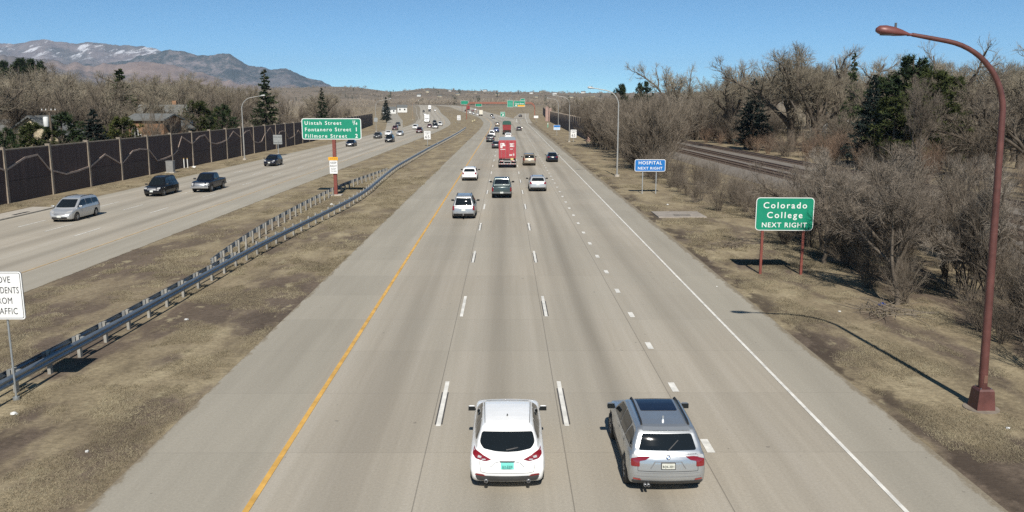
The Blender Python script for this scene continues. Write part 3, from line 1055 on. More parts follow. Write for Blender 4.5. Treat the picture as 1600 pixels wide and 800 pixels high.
# the back of a sign facing the other carriageway, and one on the lamp pole
t = thing('road_sign', 'square sign seen from its grey back beside the left carriageway', 'road sign', (ground_at(435, 243)[0], ground_at(435, 243)[1], 0))
panel(t, -.78, 2.0, .78, 3.65, salu_m, None, .06)
for z in (2.3, 3.3):
    MB().box((0, -.03, z), (1.5, .05, .07)).build('brace', mat('sign_brace', (.16, .165, .16), .6, .3), t)
post(t, .05, 3.4, .09, spost_m, -.06)
MB().box((0, -.06, .15), (.42, .42, .4), 0, .03).build('footing', conc_m, t)
t = thing('road_sign', 'small pale sign fixed to the lamp pole at the end of the left sound wall', 'road sign', (-43.8, 278.4, 0))
panel(t, -.6, 3.3, .6, 4.6, salu_m, None, .06)
for z in (3.6, 4.3):
    MB().box((0, .03, z), (1.1, .06, .07)).build('brace', salu_m, t)
# gantry with green panels
gy = 505.0
t = thing('sign_gantry', 'rust red arched gantry spanning the far motorway with green sign panels', 'gantry', (-4.9, gy, 0))
gm = mat('gantry_rust', (.30, .115, .075), .6, .1, .12)
xa, xb, zt_ = -20.3, 20.4, 9.6
for dz in (0, .75):
    pts = [(xa, 0, 0), (xa, 0, 6.2 + dz * .8)]
    for k in range(1, 7):
        a = R(15 * k)
        pts.append((xa + (3.4 - dz * .3) * (1 - math.cos(a)), 0, 6.2 + dz * .8 + 3.2 * math.sin(a)))
    for k in range(5, -1, -1):
        a = R(15 * k)
        pts.append((xb - (3.4 - dz * .3) * (1 - math.cos(a)), 0, 6.2 + dz * .8 + 3.2 * math.sin(a)))
    pts += [(xb, 0, 6.2 + dz * .8), (xb, 0, 0)]
    pts = [(p[0], (.35 if dz else -.35), p[2]) for p in pts]
    MB().tube(pts, .26, 8).build('arch_tube', gm, t)
lt = MB()
for k in range(26):
    x = -16.2 + k * 1.27
    lt.tube([(x, -.35, 9.4), (x + .63, .35, 10.0), (x + 1.27, -.35, 9.4)], .07, 5)
lt.build('lattice', gm, t)
g1 = panel(t, 4.0, 7.2, 7.5, 11.2, green_m, swhite_m, .2, -.75, .1)
g2 = panel(t, 7.9, 7.4, 14.6, 10.9, green_m, swhite_m, .2, -.75, .1)
g3 = panel(t, 11.9, 10.95, 14.5, 12.2, green_m, swhite_m, .15, -.75, .08)
MB().prism(rrect(10.2, 7.55, 14.4, 8.5, .1), 1, -.775, -.765).build('exit_only_panel', syellow_m, g2)
text_mesh(g2, 'Uintah Street', 11.25, 8.9, .85, swhite_m, -.78, 'CENTER', 5.2, .02)
MB().prism([(9.0, 7.7), (9.5, 7.7), (9.5, 8.2), (9.9, 8.2), (9.25, 8.7), (8.6, 8.2), (9.0, 8.2)], 1, -.775, -.765).build('arrow', swhite_m, g2)
lr = MB()
for z in (10.2, 9.4, 8.6, 7.8):
    lr.box((5.7, -.77, z), (2.4, .01, .22))
lr.build('distant_lettering', mat('faint_sign_print', (.20, .50, .40), .5), g1)
p = ground_at(787, 184)
t = thing('exit_sign', 'green exit sign with a white arrow standing at the far ramp nose', 'road sign', (p[0], 455, 0))
panel(t, -1.25, 2.3, 1.25, 4.9, green_m, swhite_m, .15, 0, .08)
text_mesh(t, 'EXIT', 0, 3.95, .62, swhite_m, -.014, 'CENTER', 1.7, .02)
MB().prism([(-.5, 2.65), (-.3, 2.5), (.35, 3.15), (.35, 2.8), (.62, 2.8), (.62, 3.65), (-.2, 3.65), (-.2, 3.38), (.12, 3.38)], 1, -.016, -.0105).build('arrow', swhite_m, t)
for x in (-.7, .7):
    post(t, x, 4.7, .1, spost_m)
def far_guide(label, px, pyb, wd, hh, zb):
    p = ground_at(px, pyb)
    t = thing('guide_sign', label, 'road sign', p)
    panel(t, -wd / 2, zb, wd / 2, zb + hh, green_m, swhite_m, .25, 0, .12)
    for x in (-wd * .36, wd * .36):
        post(t, x, zb + hh, .22, redpost_m)
far_guide('far green sign over the bend of the road, left of the gantry leg', 726, 175, 6.2, 3.0, 6.2)
far_guide('far green sign behind the white box truck at the bend', 748, 176.5, 5.0, 3.0, 5.0)
p = ground_at(824, 190)
t = thing('road_sign', 'small white sign at the right edge of the far ramp', 'road sign', (13.9, 430, 0))
panel(t, -1.1, 2.0, 1.1, 3.2, swhite_m, None, .1)
post(t, 0, 3.0, .1, spost_m)
t = thing('marker_post', 'thin green and white marker post on the right verge before the far gantry', 'marker post', (ground_at(844, 192)[0], 330, 0))
MB().box((0, 0, .9), (.30, .05, 1.8), 0, .01).build('blade', mat('marker_green', (.12, .42, .30), .5), t)
MB().box((0, -.03, 1.45), (.24, .01, .5)).build('reflector', swhite_m, t)
# ------------------------------------------------------------------ vehicles: a body is the skin of a solid made from a side view, a plan and a cross section
def poly_sdf(px, py, poly):
    P = np.asarray(poly, float)
    d = np.full(px.shape, 1e9)
    ins = np.zeros(px.shape, bool)
    for i in range(len(P)):
        a, b = P[i - 1], P[i]
        ex, ey = b - a
        wx, wy = px - a[0], py - a[1]
        t = np.clip((wx * ex + wy * ey) / max(ex * ex + ey * ey, 1e-12), 0, 1)
        d = np.minimum(d, (wx - ex * t) ** 2 + (wy - ey * t) ** 2)
        if a[1] != b[1]:
            c = ((a[1] <= py) & (py < b[1])) | ((b[1] <= py) & (py < a[1]))
            ins ^= c & (px < (py - a[1]) * ex / ey + a[0])
    return np.where(ins, -np.sqrt(d), np.sqrt(d))
def smax(a, b, k):
    h = np.clip(.5 - .5 * (b - a) / k, 0, 1)
    return b * (1 - h) + a * h + k * h * (1 - h)
def smin(a, b, k):
    return -smax(-a, -b, k)
def smooth_poly(poly, n=2):
    for _ in range(n):
        o = []
        for i in range(len(poly)):
            a, b = poly[i], poly[(i + 1) % len(poly)]
            o += [(a[0] * .78 + b[0] * .22, a[1] * .78 + b[1] * .22), (a[0] * .22 + b[0] * .78, a[1] * .22 + b[1] * .78)]
        poly = o
    return poly
class Car:
    def __init__(s, body, plan, sect, green, gplan, gsect, wheels, wr, k=.07, kg=.06, extra=None):
        s.body, s.green = smooth_poly(body, 1), smooth_poly(green, 1)
        s.body_len = max(q[0] for q in body)
        s.plan, s.sect, s.gplan, s.gsect = plan, sect, gplan, gsect
        s.wheels, s.wr, s.k, s.kg, s.extra = wheels, wr, k, kg, extra
    def F(s, p):
        x, y, z = np.abs(p[..., 0]), p[..., 1], p[..., 2]
        ym = s.body_len
        yc = y + np.interp(y, [-ym, -.6, .5, ym], [-.13, 0, 0, .20]) * x * x
        b = smax(poly_sdf(yc, z, s.body), (x - np.interp(y, *s.plan) * np.interp(z, *s.sect)) * .92, s.k)
        g = smax(poly_sdf(yc + np.interp(y, [-.2, .6, 9], [0, .22, .22]) * x * x, z, s.green), (x - np.interp(y, *s.gplan) * np.interp(z, *s.gsect)) * .92, s.kg)
        f = smin(b, g, .035)
        if s.extra is not None:
            f = s.extra(f, x, y, z)
        for yw in s.wheels:
            f = np.maximum(f, -np.maximum(np.hypot(y - yw, z - s.wr) - s.wr * 1.13, .50 - x))
        return f
    def grad(s, p, e=.006):
        g = np.stack([s.F(p + d) - s.F(p - d) for d in np.eye(3) * e], -1)
        return g / np.maximum(np.linalg.norm(g, axis=-1, keepdims=True), 1e-9)
    def mesh(s, h):
        ys = [q[0] for q in s.body]
        zs = [q[1] for q in s.body + s.green]
        wm = max(s.plan[1]) + .1
        X = np.arange(-wm, wm + h, h); X -= X.mean()
        Y = np.arange(min(ys) - .12, max(ys) + .12 + h, h)
        Z = np.arange(min(zs) - .1, max(zs) + .12 + h, h)
        G = np.stack(np.meshgrid(X, Y, Z, indexing='ij'), -1)
        f = s.F(G)
        sg = f < 0
        nx, ny, nz = f.shape
        acc = np.zeros((nx - 1, ny - 1, nz - 1, 3)); cnt = np.zeros((nx - 1, ny - 1, nz - 1))
        for ax in range(3):
            sl0 = [slice(None)] * 3; sl1 = [slice(None)] * 3
            sl0[ax] = slice(0, -1); sl1[ax] = slice(1, None)
            a, b = f[tuple(sl0)], f[tuple(sl1)]
            cr = sg[tuple(sl0)] != sg[tuple(sl1)]
            t = np.where(cr, a / np.where(cr, a - b, 1), 0)
            pt = G[tuple(sl0)] + t[..., None] * (G[tuple(sl1)] - G[tuple(sl0)])
            o = [q for q in range(3) if q != ax]
            for d0 in (0, 1):
                for d1 in (0, 1):
                    src = [slice(None)] * 3
                    dd = {o[0]: d0, o[1]: d1}
                    for q in o:
                        m = f.shape[q] - 1
                        src[q] = slice(dd[q], dd[q] + m)
                    acc += np.where(cr[tuple(src)][..., None], pt[tuple(src)], 0)
                    cnt += cr[tuple(src)]
        act = cnt > 0
        idx = -np.ones(act.shape, int)
        idx[act] = np.arange(act.sum())
        V = acc[act] / cnt[act][:, None]
        Q = []
        for ax in range(3):
            o = [(1, 2), (2, 0), (0, 1)][ax]
            sl0 = [slice(None)] * 3; sl1 = [slice(None)] * 3
            sl0[ax] = slice(0, -1); sl1[ax] = slice(1, None)
            cr = sg[tuple(sl0)] != sg[tuple(sl1)]
            ii = np.argwhere(cr)
            ii = ii[(ii[:, o[0]] > 0) & (ii[:, o[1]] > 0) & (ii[:, o[0]] < f.shape[o[0]] - 1) & (ii[:, o[1]] < f.shape[o[1]] - 1)]
            e0, e1 = np.eye(3, dtype=int)[o[0]], np.eye(3, dtype=int)[o[1]]
            q = np.stack([idx[tuple((ii - a).T)] for a in (e0 + e1, e1, 0 * e0, e0)], 1)
            inside = sg[tuple(ii.T)]
            q[~inside] = q[~inside][:, ::-1]
            Q.append(q)
        Q = np.concatenate(Q)
        for _ in range(3):
            g = s.grad(V)
            V = V - g * np.clip(s.F(V), -h, h)[:, None] * .8
        return V, Q
    def patch(s, polys, axis, sgn, cell=.07, off=.006, z0=None):
        """lay a 2-D outline on the skin, seen along an axis: 0 -> (y,z) from the side, 1 -> (x,z) from behind/front, 2 -> (x,y) from above"""
        if not isinstance(polys[0][0], (tuple, list)):
            polys = [polys]
        VV, FF = [], []
        for poly in polys:
            b = bmesh.new()
            b.faces.new([b.verts.new((q[0], q[1], 0)) for q in poly])
            for k in (0, 1):
                lo, hi = min(q[k] for q in poly), max(q[k] for q in poly)
                for i in range(1, int((hi - lo) / cell) + 1):
                    co = [0, 0, 0]; no = [0, 0, 0]
                    co[k] = lo + (hi - lo) * i / (int((hi - lo) / cell) + 1); no[k] = 1
                    bmesh.ops.bisect_plane(b, geom=b.verts[:] + b.edges[:] + b.faces[:], plane_co=co, plane_no=no)
            bmesh.ops.triangulate(b, faces=[f for f in b.faces if len(f.verts) > 4])
            b.verts.index_update()
            q = np.array([v.co[:2] for v in b.verts])
            p = np.zeros((len(q), 3))
            o = [k for k in range(3) if k != axis]
            p[:, o[0]], p[:, o[1]] = q[:, 0], q[:, 1]
            p[:, axis] = sgn * 3.6
            step = np.zeros(3); step[axis] = -sgn
            for _ in range(70):
                p = p + step * (s.F(p) * .75)[:, None]
                p[:, axis] = np.clip(p[:, axis], -3.7, 3.7)
            ok = np.abs(s.F(p)) < .03
            if ok.any() and not ok.all():
                for i in np.where(~ok)[0]:
                    j = np.where(ok)[0][np.argmin(((q[ok] - q[i]) ** 2).sum(1))]
                    p[i, axis] = p[j, axis]
            for _ in range(2):
                p = p - s.grad(p) * np.clip(s.F(p), -.02, .02)[:, None]
            p = p + s.grad(p) * off
            n0 = sum(len(a) for a in VV)
            VV.append(p)
            FF += [[v.index + n0 for v in f.verts] for f in b.faces]
            b.free()
        return np.concatenate(VV), FF
def add_patch(car, parent, name, polys, axis, sgn, m, cell=.07, off=.009):
    v, f = car.patch(polys, axis, sgn, cell, off)
    mb = MB()
    mb.raw(v.tolist(), f, True)
    return mb.build(name, m, parent)
def roof_z(car, x, y):
    p = np.array([[x, y, 2.6]])
    for _ in range(60):
        p[:, 2] -= car.F(p) * .75
    return float(p[0, 2])
mirx = lambda poly: [(-a, b) for a, b in poly][::-1]

def paint(name, col, metal=0.0, rough=.32):
    if name in _mats:
        return _mats[name]
    n = N(name)
    co = n.coord()
    f = n.noise(co, 2.2, 4, .6)
    n.put(n.b.inputs['Base Color'], n.ramp(f, (.3, tuple(c * .95 for c in col)), (.7, tuple(min(1, c * 1.03) for c in col))))
    # road dust low down
    sp = n.add('SeparateXYZ')
    n.put(sp.inputs[0], co)
    dust = n.math('MULTIPLY', n.smooth(sp.outputs[2], .62, .2), n.ramp(n.noise(co, 5, 4, .7), (.3, .1), (.7, .6)))
    base = n.b.inputs['Base Color'].links[0].from_socket
    n.put(n.b.inputs['Base Color'], n.mix(n.math('MULTIPLY', dust, .55), base, (.20, .175, .145)))
    n.put(n.b.inputs['Roughness'], n.math('MULTIPLY_ADD', dust, .4, rough))
    n.b.inputs['Metallic'].default_value = metal
    n.b.inputs['Coat Weight'].default_value = .45 if max(col) > .05 else .12
    if max(col) <= .05:
        n.b.inputs['Specular IOR Level'].default_value = .32
    n.b.inputs['Coat Roughness'].default_value = .06
    _mats[name] = n.m
    return n.m
glass_m = mat('tinted_glass', (.010, .013, .015), .10, 0, .1, 1)
_g = glass_m.node_tree.nodes['Principled BSDF']
_g.inputs['Specular IOR Level'].default_value = .42
glass_m.node_tree.links.remove(_g.inputs['Roughness'].links[0])
_g.inputs['Roughness'].default_value = .035
tyre_m = mat('tyre_rubber', (.022, .021, .020), .85, 0, .25, 6)
rim_m = mat('alloy_rim', (.42, .42, .42), .35, .8, .08)
trim_m = mat('black_plastic', (.022, .022, .023), .6, 0, .2, 4)
under_m = mat('car_underside', (.012, .012, .012), .9, 0, .2)
red_m = mat('tail_light_red', (.19, .008, .012), .18, 0, .1, 8, coat=1)
clear_m = mat('clear_lamp', (.55, .54, .52), .12, .3, .1, 8, coat=1)
chrome_m = mat('chrome', (.40, .40, .40), .32, .7, .06)
seam_m = mat('panel_gap', (.03, .03, .032), .8, 0, .1)
plate_m = mat('licence_plate', (.60, .62, .58), .5, 0, .05)
lightgrey_m = mat('seat_grey', (.12, .115, .11), .8)

def wheel(parent, x, y, r, wd, dirn, rim=rim_m, spokes=5):
    t = MB().lathe([(r * .60, -wd / 2), (r * .90, -wd / 2), (r * .985, -wd * .36), (r, -wd * .15), (r, wd * .15), (r * .985, wd * .36), (r * .90, wd / 2), (r * .60, wd / 2), (r * .56, wd * .3), (r * .56, -wd * .3)], 0, (0, 0, 0), 28).build('wheel', tyre_m, parent)
    t.location = (x, y, r)
    m = MB()
    s = dirn
    m.lathe([(r * .64, s * wd * .46), (r * .60, s * wd * .47), (r * .57, s * wd * .30)], 0, (0, 0, 0), 24)
    for k in range(spokes):
        a = 2 * math.pi * k / spokes
        c, q = math.cos(a), math.sin(a)
        p = []
        for (rad, hw) in ((r * .12, .045), (r * .60, .055)):
            for sg in (-1, 1):
                p.append((s * wd * .42, c * rad - q * hw * sg, q * rad + c * hw * sg))
        m.raw(p, [[0, 1, 3, 2]])
    m.lathe([(0.001, s * wd * .44), (r * .14, s * wd * .44), (r * .16, s * wd * .40)], 0, (0, 0, 0), 14)
    m.build('rim', rim, t)
    MB().lathe([(0.001, s * wd * .22), (r * .58, s * wd * .22)], 0, (0, 0, 0), 18).build('brake', under_m, t)
    return t

def finish_car(car, t, h, body_m, glass_side, windscreen, rear_glass, tail, head, wheelspec, mirrors=None, rear_bumper=None, front_low=None, grille=None, plate=None, hplate=None, pm=None, rim=rim_m, spokes=5, cell=.09, roofrail=None):
    V, Q = car.mesh(h)
    body = mesh_np('body', V, Q, body_m, t, smooth=True)
    r, wd, xw = wheelspec
    for yw in car.wheels:
        for s in (-1, 1):
            wheel(t, s * xw, yw, r, wd, s, rim, spokes)
    ymin, ymax = min(q[0] for q in car.body), max(q[0] for q in car.body)
    MB().box((0, (ymin + ymax) / 2, .33), (1.30, (ymax - ymin) * .86, .18)).build('underbody', under_m, t)
    if windscreen:
        add_patch(car, t, 'windscreen', rpoly(windscreen, .07), 1, 1, glass_m, cell, .016)
    if rear_glass:
        add_patch(car, t, 'rear_window', rpoly(rear_glass, .06), 1, -1, glass_m, cell, .016)
    for s in (-1, 1):
        for g in glass_side:
            add_patch(car, t, 'side_window', rpoly(g, .05), 0, s, glass_m, cell, .014)
        if tail:
            q = rpoly(tail, .03)
            add_patch(car, t, 'tail_light', q if s > 0 else mirx(q), 1, -1, red_m, .06, .018)
        if head:
            q = rpoly(head, .03)
            add_patch(car, t, 'headlight', q if s > 0 else mirx(q), 1, 1, clear_m, .08, .018)
        if mirrors:
            mx, my, mz, sz = mirrors
            mm = MB().box((s * (mx + sz * .55), my, mz), (sz, sz * .42, sz * .62), 0, sz * .17).build('wing_mirror', pm or body_m, t)
            MB().box((s * (mx + .01), my + .02, mz - sz * .2), (.12, .07, .05)).box((s * (mx + sz * .55), my - sz * .23, mz), (sz * .94, .014, sz * .56), 0, .003).build('mirror_glass', glass_m, mm)
    if rear_bumper:
        add_patch(car, t, 'rear_bumper', rpoly(rear_bumper, .04), 1, -1, trim_m, cell, .014)
    if front_low:
        add_patch(car, t, 'air_intake', rpoly(front_low, .04), 1, 1, trim_m, cell, .014)
    if grille:
        add_patch(car, t, 'grille', rpoly(grille[0], .04), 1, 1, grille[1], cell, .020)
    for pl, sg in ((plate, -1), (hplate, 1)):
        if pl:
            add_patch(car, t, 'licence_plate', [(-.155, pl - .078), (.155, pl - .078), (.155, pl + .078), (-.155, pl + .078)], 1, sg, plate_m, .3, .024)
    if roofrail:
        for s in (-1, 1):
            rx0, z_, y0, y1, m_ = roofrail
            ys = np.linspace(y0, y1, 9)
            pts = [(s * rx0, y, roof_z(car, rx0, y) + (.04 if 0 < k < 8 else 0)) for k, y in enumerate(ys)]
            MB().tube(pts, .022, 6).build('roof_rail', m_, t)
    return body

# --- profiles: y runs from the tail (negative) to the nose
def hatch_car():
    body = [(-2.10, .24), (-2.21, .36), (-2.245, .52), (-2.23, .68), (-2.16, .86), (-2.10, .95), (-1.9, 1.00), (-1.0, .99), (0.2, .97), (1.0, .975), (1.6, .925), (2.05, .80), (2.21, .60), (2.23, .38), (2.12, .2), (-1.95, .2)]
    green = [(-2.02, .80), (-2.06, .98), (-1.74, 1.22), (-1.50, 1.385), (-1.1, 1.435), (-.5, 1.445), (.05, 1.425), (.45, 1.345), (1.22, .96), (1.2, .8)]
    plan = ([-2.26, -2.22, -2.12, -1.9, -1.4, -.6, .6, 1.5, 1.95, 2.15, 2.25], [.62, .76, .855, .895, .90, .895, .895, .885, .82, .68, .45])
    sect = ([.15, .3, .55, .8, .92, 1.0, 1.1], [.88, .95, 1.0, .99, .955, .88, .8])
    gplan = ([-2.1, -1.9, -1.4, -.4, .5, 1.2], [.66, .74, .80, .83, .82, .80])
    gsect = ([.8, .95, 1.1, 1.3, 1.42, 1.5], [1.03, 1.0, .945, .81, .71, .63])
    return Car(body, plan, sect, green, gplan, gsect, (-1.36, 1.34), .32, .08, .085)
def suv_car(H=1.60, L=4.45, W=.905, nose=.92, tail=.12, k=.07):
    a = L / 2
    body = [(-a + .12, .28), (-a, .40), (-a, .62), (-a + .03, .86), (-a + .10, 1.02), (-a + .35, 1.08), (-.6, 1.06), (.5, 1.04), (a - 1.25, 1.02), (a - .6, .98), (a - .18, .86), (a, .66), (a, .42), (a - .15, .24), (-a + .3, .24)]
    green = [(-a + .12, .9), (-a + .13, 1.06), (-a + .22 + tail, 1.40), (-a + .34 + tail, H - .08), (-a + .55 + tail, H - .03), (-.4, H), (.1, H - .02), (a - 1.85, H - .13), (a - 1.08, 1.01), (a - 1.1, .85)]
    plan = ([-a - .02, -a + .06, -a + .2, -a + .5, -.6, .7, a - .7, a - .25, a - .08, a + .02], [.70, .82, .90, .925, W, W, .92, .85, .72, .5])
    sect = ([.15, .3, .6, .9, 1.0, 1.08], [.90, .96, 1.0, .985, .955, .87])
    gplan = ([-a + .1, -a + .5, -.5, .6, a - 1.0], [.80, .855, .875, .87, .84])
    gsect = ([.9, 1.05, 1.2, 1.5, H - .08, H], [1.02, 1.0, .955, .80, .725, .64])
    return Car(body, plan, sect, green, gplan, gsect, (-a + .82, a - .88), .36, k)
def sedan_car():
    body = [(-2.3, .26), (-2.42, .42), (-2.42, .66), (-2.36, .90), (-2.25, .99), (-1.6, 1.0), (0, .96), (.95, .94), (1.7, .86), (2.2, .74), (2.40, .55), (2.40, .34), (2.25, .2), (-2.1, .2)]
    green = [(-1.75, .8), (-1.72, .98), (-1.05, 1.36), (-.6, 1.43), (.0, 1.44), (.4, 1.37), (1.15, .93), (1.1, .8)]
    plan = ([-2.44, -2.35, -2.2, -1.8, -.6, .6, 1.7, 2.15, 2.33, 2.42], [.6, .74, .83, .88, .90, .90, .885, .82, .68, .48])
    sect = ([.15, .3, .6, .85, .95, 1.02], [.90, .96, 1.0, .985, .93, .84])
    gplan = ([-1.8, -1.0, -.3, .5, 1.2], [.72, .79, .81, .81, .79])
    gsect = ([.8, .95, 1.15, 1.35, 1.45], [1.04, 1.0, .90, .80, .70])
    return Car(body, plan, sect, green, gplan, gsect, (-1.42, 1.42), .32)
def van_car():
    body = [(-2.42, .26), (-2.54, .42), (-2.55, .70), (-2.50, .98), (-2.3, 1.05), (-.6, 1.04), (.9, 1.02), (1.6, .98), (2.15, .84), (2.46, .64), (2.54, .45), (2.48, .26), (2.3, .2), (-2.2, .2)]
    green = [(-2.42, .85), (-2.43, 1.06), (-2.28, 1.45), (-2.12, 1.66), (-1.8, 1.73), (-.6, 1.76), (.1, 1.74), (.6, 1.66), (1.72, 1.0), (1.7, .85)]
    plan = ([-2.57, -2.48, -2.3, -1.9, -.6, .8, 1.6, 2.15, 2.4, 2.56], [.66, .80, .90, .95, .965, .965, .95, .87, .74, .5])
    sect = ([.15, .3, .6, .9, 1.0, 1.08], [.90, .96, 1.0, .985, .955, .88])
    gplan = ([-2.4, -2.0, -.6, .6, 1.7], [.84, .90, .92, .91, .86])
    gsect = ([.85, 1.05, 1.25, 1.6, 1.72, 1.8], [1.03, 1.0, .95, .83, .76, .68])
    return Car(body, plan, sect, green, gplan, gsect, (-1.52, 1.50), .34)
def pickup_car(H=1.88):
    body = [(-2.75, .50), (-2.84, .58), (-2.84, .86), (-2.82, 1.10), (-2.78, 1.16), (-1.0, 1.17), (.3, 1.16), (1.1, 1.16), (2.2, 1.12), (2.62, 1.02), (2.78, .82), (2.80, .52), (2.66, .38), (-2.5, .42)]
    green = [(-1.02, .9), (-1.0, 1.18), (-.86, H - .10), (-.70, H - .02), (-.1, H), (.45, H - .03), (.68, H - .12), (1.36, 1.15), (1.3, .95)]
    plan = ([-2.86, -2.76, -2.6, -1.2, 1.2, 2.2, 2.6, 2.82], [.86, .93, .96, .97, .97, .95, .90, .72])
    sect = ([.3, .45, .7, 1.0, 1.12, 1.2], [.94, .97, 1.0, .985, .965, .90])
    gplan = ([-1.05, -.6, .6, 1.4], [.88, .90, .89, .87])
    gsect = ([.9, 1.15, 1.35, H - .1, H], [1.03, 1.0, .965, .83, .76])
    def bed(f, x, y, z):
        c = np.maximum(np.maximum(np.abs(y + 1.90) - .83, x - .80), -(z - .78))
        return np.maximum(f, -c)
    return Car(body, plan, sect, green, gplan, gsect, (-1.72, 1.83), .40, .05, .06, bed)
CARS = {k: v() for k, v in dict(hatch=hatch_car, suv=suv_car, bigsuv=lambda: suv_car(1.86, 4.95, .97, k=.06), crossover=lambda: suv_car(1.60, 4.5, .92, tail=.22, k=.09), sedan=sedan_car, van=van_car, pickup=pickup_car).items()}

# --- the two cars in front
def white_hatch():
    c = CARS['hatch']
    t = thing('hatchback_car', 'white five door hatchback with a teal plate, nearest car in the middle lane', 'car', (-.04, 18.35 + 2.2, .016), 0)
    pm = paint('pearl_white_paint', (.87, .87, .85), 0, .28)
    V, Q = c.mesh(.03)
    mesh_np('body', V, Q, pm, t, smooth=True)
    for yw in c.wheels:
        for s in (-1, 1):
            wheel(t, s * .785, yw, .32, .21, s, mat('dark_rim', (.11, .11, .115), .4, .7), 5)
    MB().box((0, 0, .31), (1.25, 3.9, .16)).build('underbody', under_m, t)
    rg = [(-.60, 1.30), (.60, 1.30), (.655, 1.12), (.56, 1.02), (.28, .975), (0, .965), (-.28, .975), (-.56, 1.02), (-.655, 1.12)]
    g = add_patch(c, t, 'rear_window', rpoly(rg, .05), 1, -1, glass_m, .05, .009)
    wp = [[(.02 + math.cos(a) * .0, .995)] for a in (0,)]
    add_patch(c, g, 'wiper', [(-.02, .99), (.26, 1.035), (.25, 1.05), (-.03, 1.01)], 1, -1, trim_m, .05, .016)
    add_patch(c, t, 'windscreen', rpoly([(-.66, 1.0), (.66, 1.0), (.56, 1.36), (-.56, 1.36)], .06), 1, 1, glass_m, .07)
    add_patch(c, t, 'spoiler', rpoly([(-.60, 1.315), (.60, 1.315), (.58, 1.375), (-.58, 1.375)], .03), 1, -1, pm, .06, .02)
    for s in (-1, 1):
        for wn in ([(-1.62, 1.10), (-1.42, 1.29), (-.88, 1.345), (-.86, 1.04)], [(-.80, 1.035), (-.82, 1.35), (-.14, 1.36), (-.12, 1.02)], [(-.04, 1.02), (-.06, 1.36), (.30, 1.32), (.92, 1.0)]):
            add_patch(c, t, 'side_window', rpoly(wn, .05), 0, s, glass_m, .07)
        tl = rpoly([(.37, .825), (.52, .785), (.74, .835), (.815, .925), (.785, .99), (.66, .955)], .025)
        q = tl if s > 0 else mirx(tl)
        l = add_patch(c, t, 'tail_light', q, 1, -1, red_m, .04, .012)
        inner = [(.62, .845), (.70, .862), (.68, .905), (.60, .885)]
        add_patch(c, l, 'indicator', inner if s > 0 else mirx(inner), 1, -1, clear_m, .05, .018)
        inner = [(.50, .812), (.60, .81), (.60, .835), (.52, .84)]
        add_patch(c, l, 'reverse_lamp', inner if s > 0 else mirx(inner), 1, -1, clear_m, .05, .018)
        rf = rpoly([(.50, .435), (.76, .46), (.74, .50), (.56, .485)], .015)
        add_patch(c, t, 'reflector', rf if s > 0 else mirx(rf), 1, -1, red_m, .06, .014)
        MB().lathe([(.034, -.05), (.044, -.05), (.044, .10), (.034, .10), (.030, .0), (.001, .0)], 1, (s * .50, -2.16, .305), 16).build('exhaust_pipe', chrome_m, t)
        mm = MB().box((s * .955, .72, 1.02), (.19, .11, .14), 0, .045).build('wing_mirror', pm, t)
        MB().box((s * .955, .662, 1.025), (.178, .012, .120), 0, .004).build('mirror_glass', glass_m, mm)
        MB().box((s * .885, .72, .985), (.08, .07, .04)).build('mirror_arm', trim_m, mm)
        add_patch(c, t, 'roof_channel', [(s * .535, -1.30), (s * .585, .20), (s * .60, .20), (s * .55, -1.30)][::s], 2, 1, seam_m, .1, .003)
        for yy, z0, z1 in ((-.83, .38, 1.0), (.0, .33, 1.0), (1.02, .42, .9)):
            add_patch(c, t, 'door_gap', [(yy - .005, z0), (yy + .005, z0), (yy + .005, z1), (yy - .005, z1)], 0, s, seam_m, .1, .002)
        for yy in (-.66, .16):
            add_patch(c, t, 'door_handle', rpoly([(yy - .1, .845), (yy + .1, .845), (yy + .1, .88), (yy - .1, .88)], .012), 0, s, pm, .1, .022)
        hd = rpoly([(.42, .66), (.80, .76), (.72, .82), (.45, .74)], .03)
        add_patch(c, t, 'headlight', hd if s > 0 else mirx(hd), 1, 1, clear_m, .07)
    add_patch(c, t, 'rear_diffuser', rpoly([(-.76, .45), (.76, .45), (.69, .285), (-.69, .285)], .05), 1, -1, mat('dark_grey_plastic', (.055, .055, .055), .6, 0, .2), .06, .010)
    gap = [(-.60, .60), (-.555, .715), (-.36, .765)]
    def band(pts, w_):
        out = []
        for (x0, z0), (x1, z1) in zip(pts[:-1], pts[1:]):
            d = math.hypot(x1 - x0, z1 - z0)
            nx, nz = -(z1 - z0) / d * w_, (x1 - x0) / d * w_
            out.append([(x0 - nx, z0 - nz), (x1 - nx, z1 - nz), (x1 + nx, z1 + nz), (x0 + nx, z0 + nz)])
        return out
    add_patch(c, t, 'tailgate_gap', band([(-.66, .80), (-.62, .54), (-.50, .515), (.50, .515), (.62, .54), (.66, .80)], .005), 1, -1, seam_m, .1, .003)
    add_patch(c, t, 'plate_recess_edge', band([(-.40, .66), (-.30, .755), (-.17, .785), (.17, .785), (.30, .755), (.40, .66)], .007), 1, -1, mat('grey_shadow_gap', (.16, .16, .16), .8), .08, .003)
    add_patch(c, t, 'plate_handle', rpoly([(-.175, .772), (.175, .772), (.175, .80), (-.175, .80)], .01), 1, -1, trim_m, .1, .02)
    pl = add_patch(c, t, 'licence_plate', rpoly([(-.155, .62), (.155, .62), (.155, .765), (-.155, .765)], .012), 1, -1, mat('teal_plate', (.16, .58, .50), .5, 0, .1), .2, .014)
    plm = mat('plate_print', (.05, .20, .18), .6)
    yp = min(v.co.y for v in pl.data.vertices) - .008
    text_mesh(pl, '204-ZOX', 0, .668, .055, plm, yp, 'CENTER', .25, .0, name='plate_characters')
    MB().box((-.01, yp, .643), (.22, .004, .012)).build('plate_band', plm, pl)
    # oval badge with spread wings
    ring = []
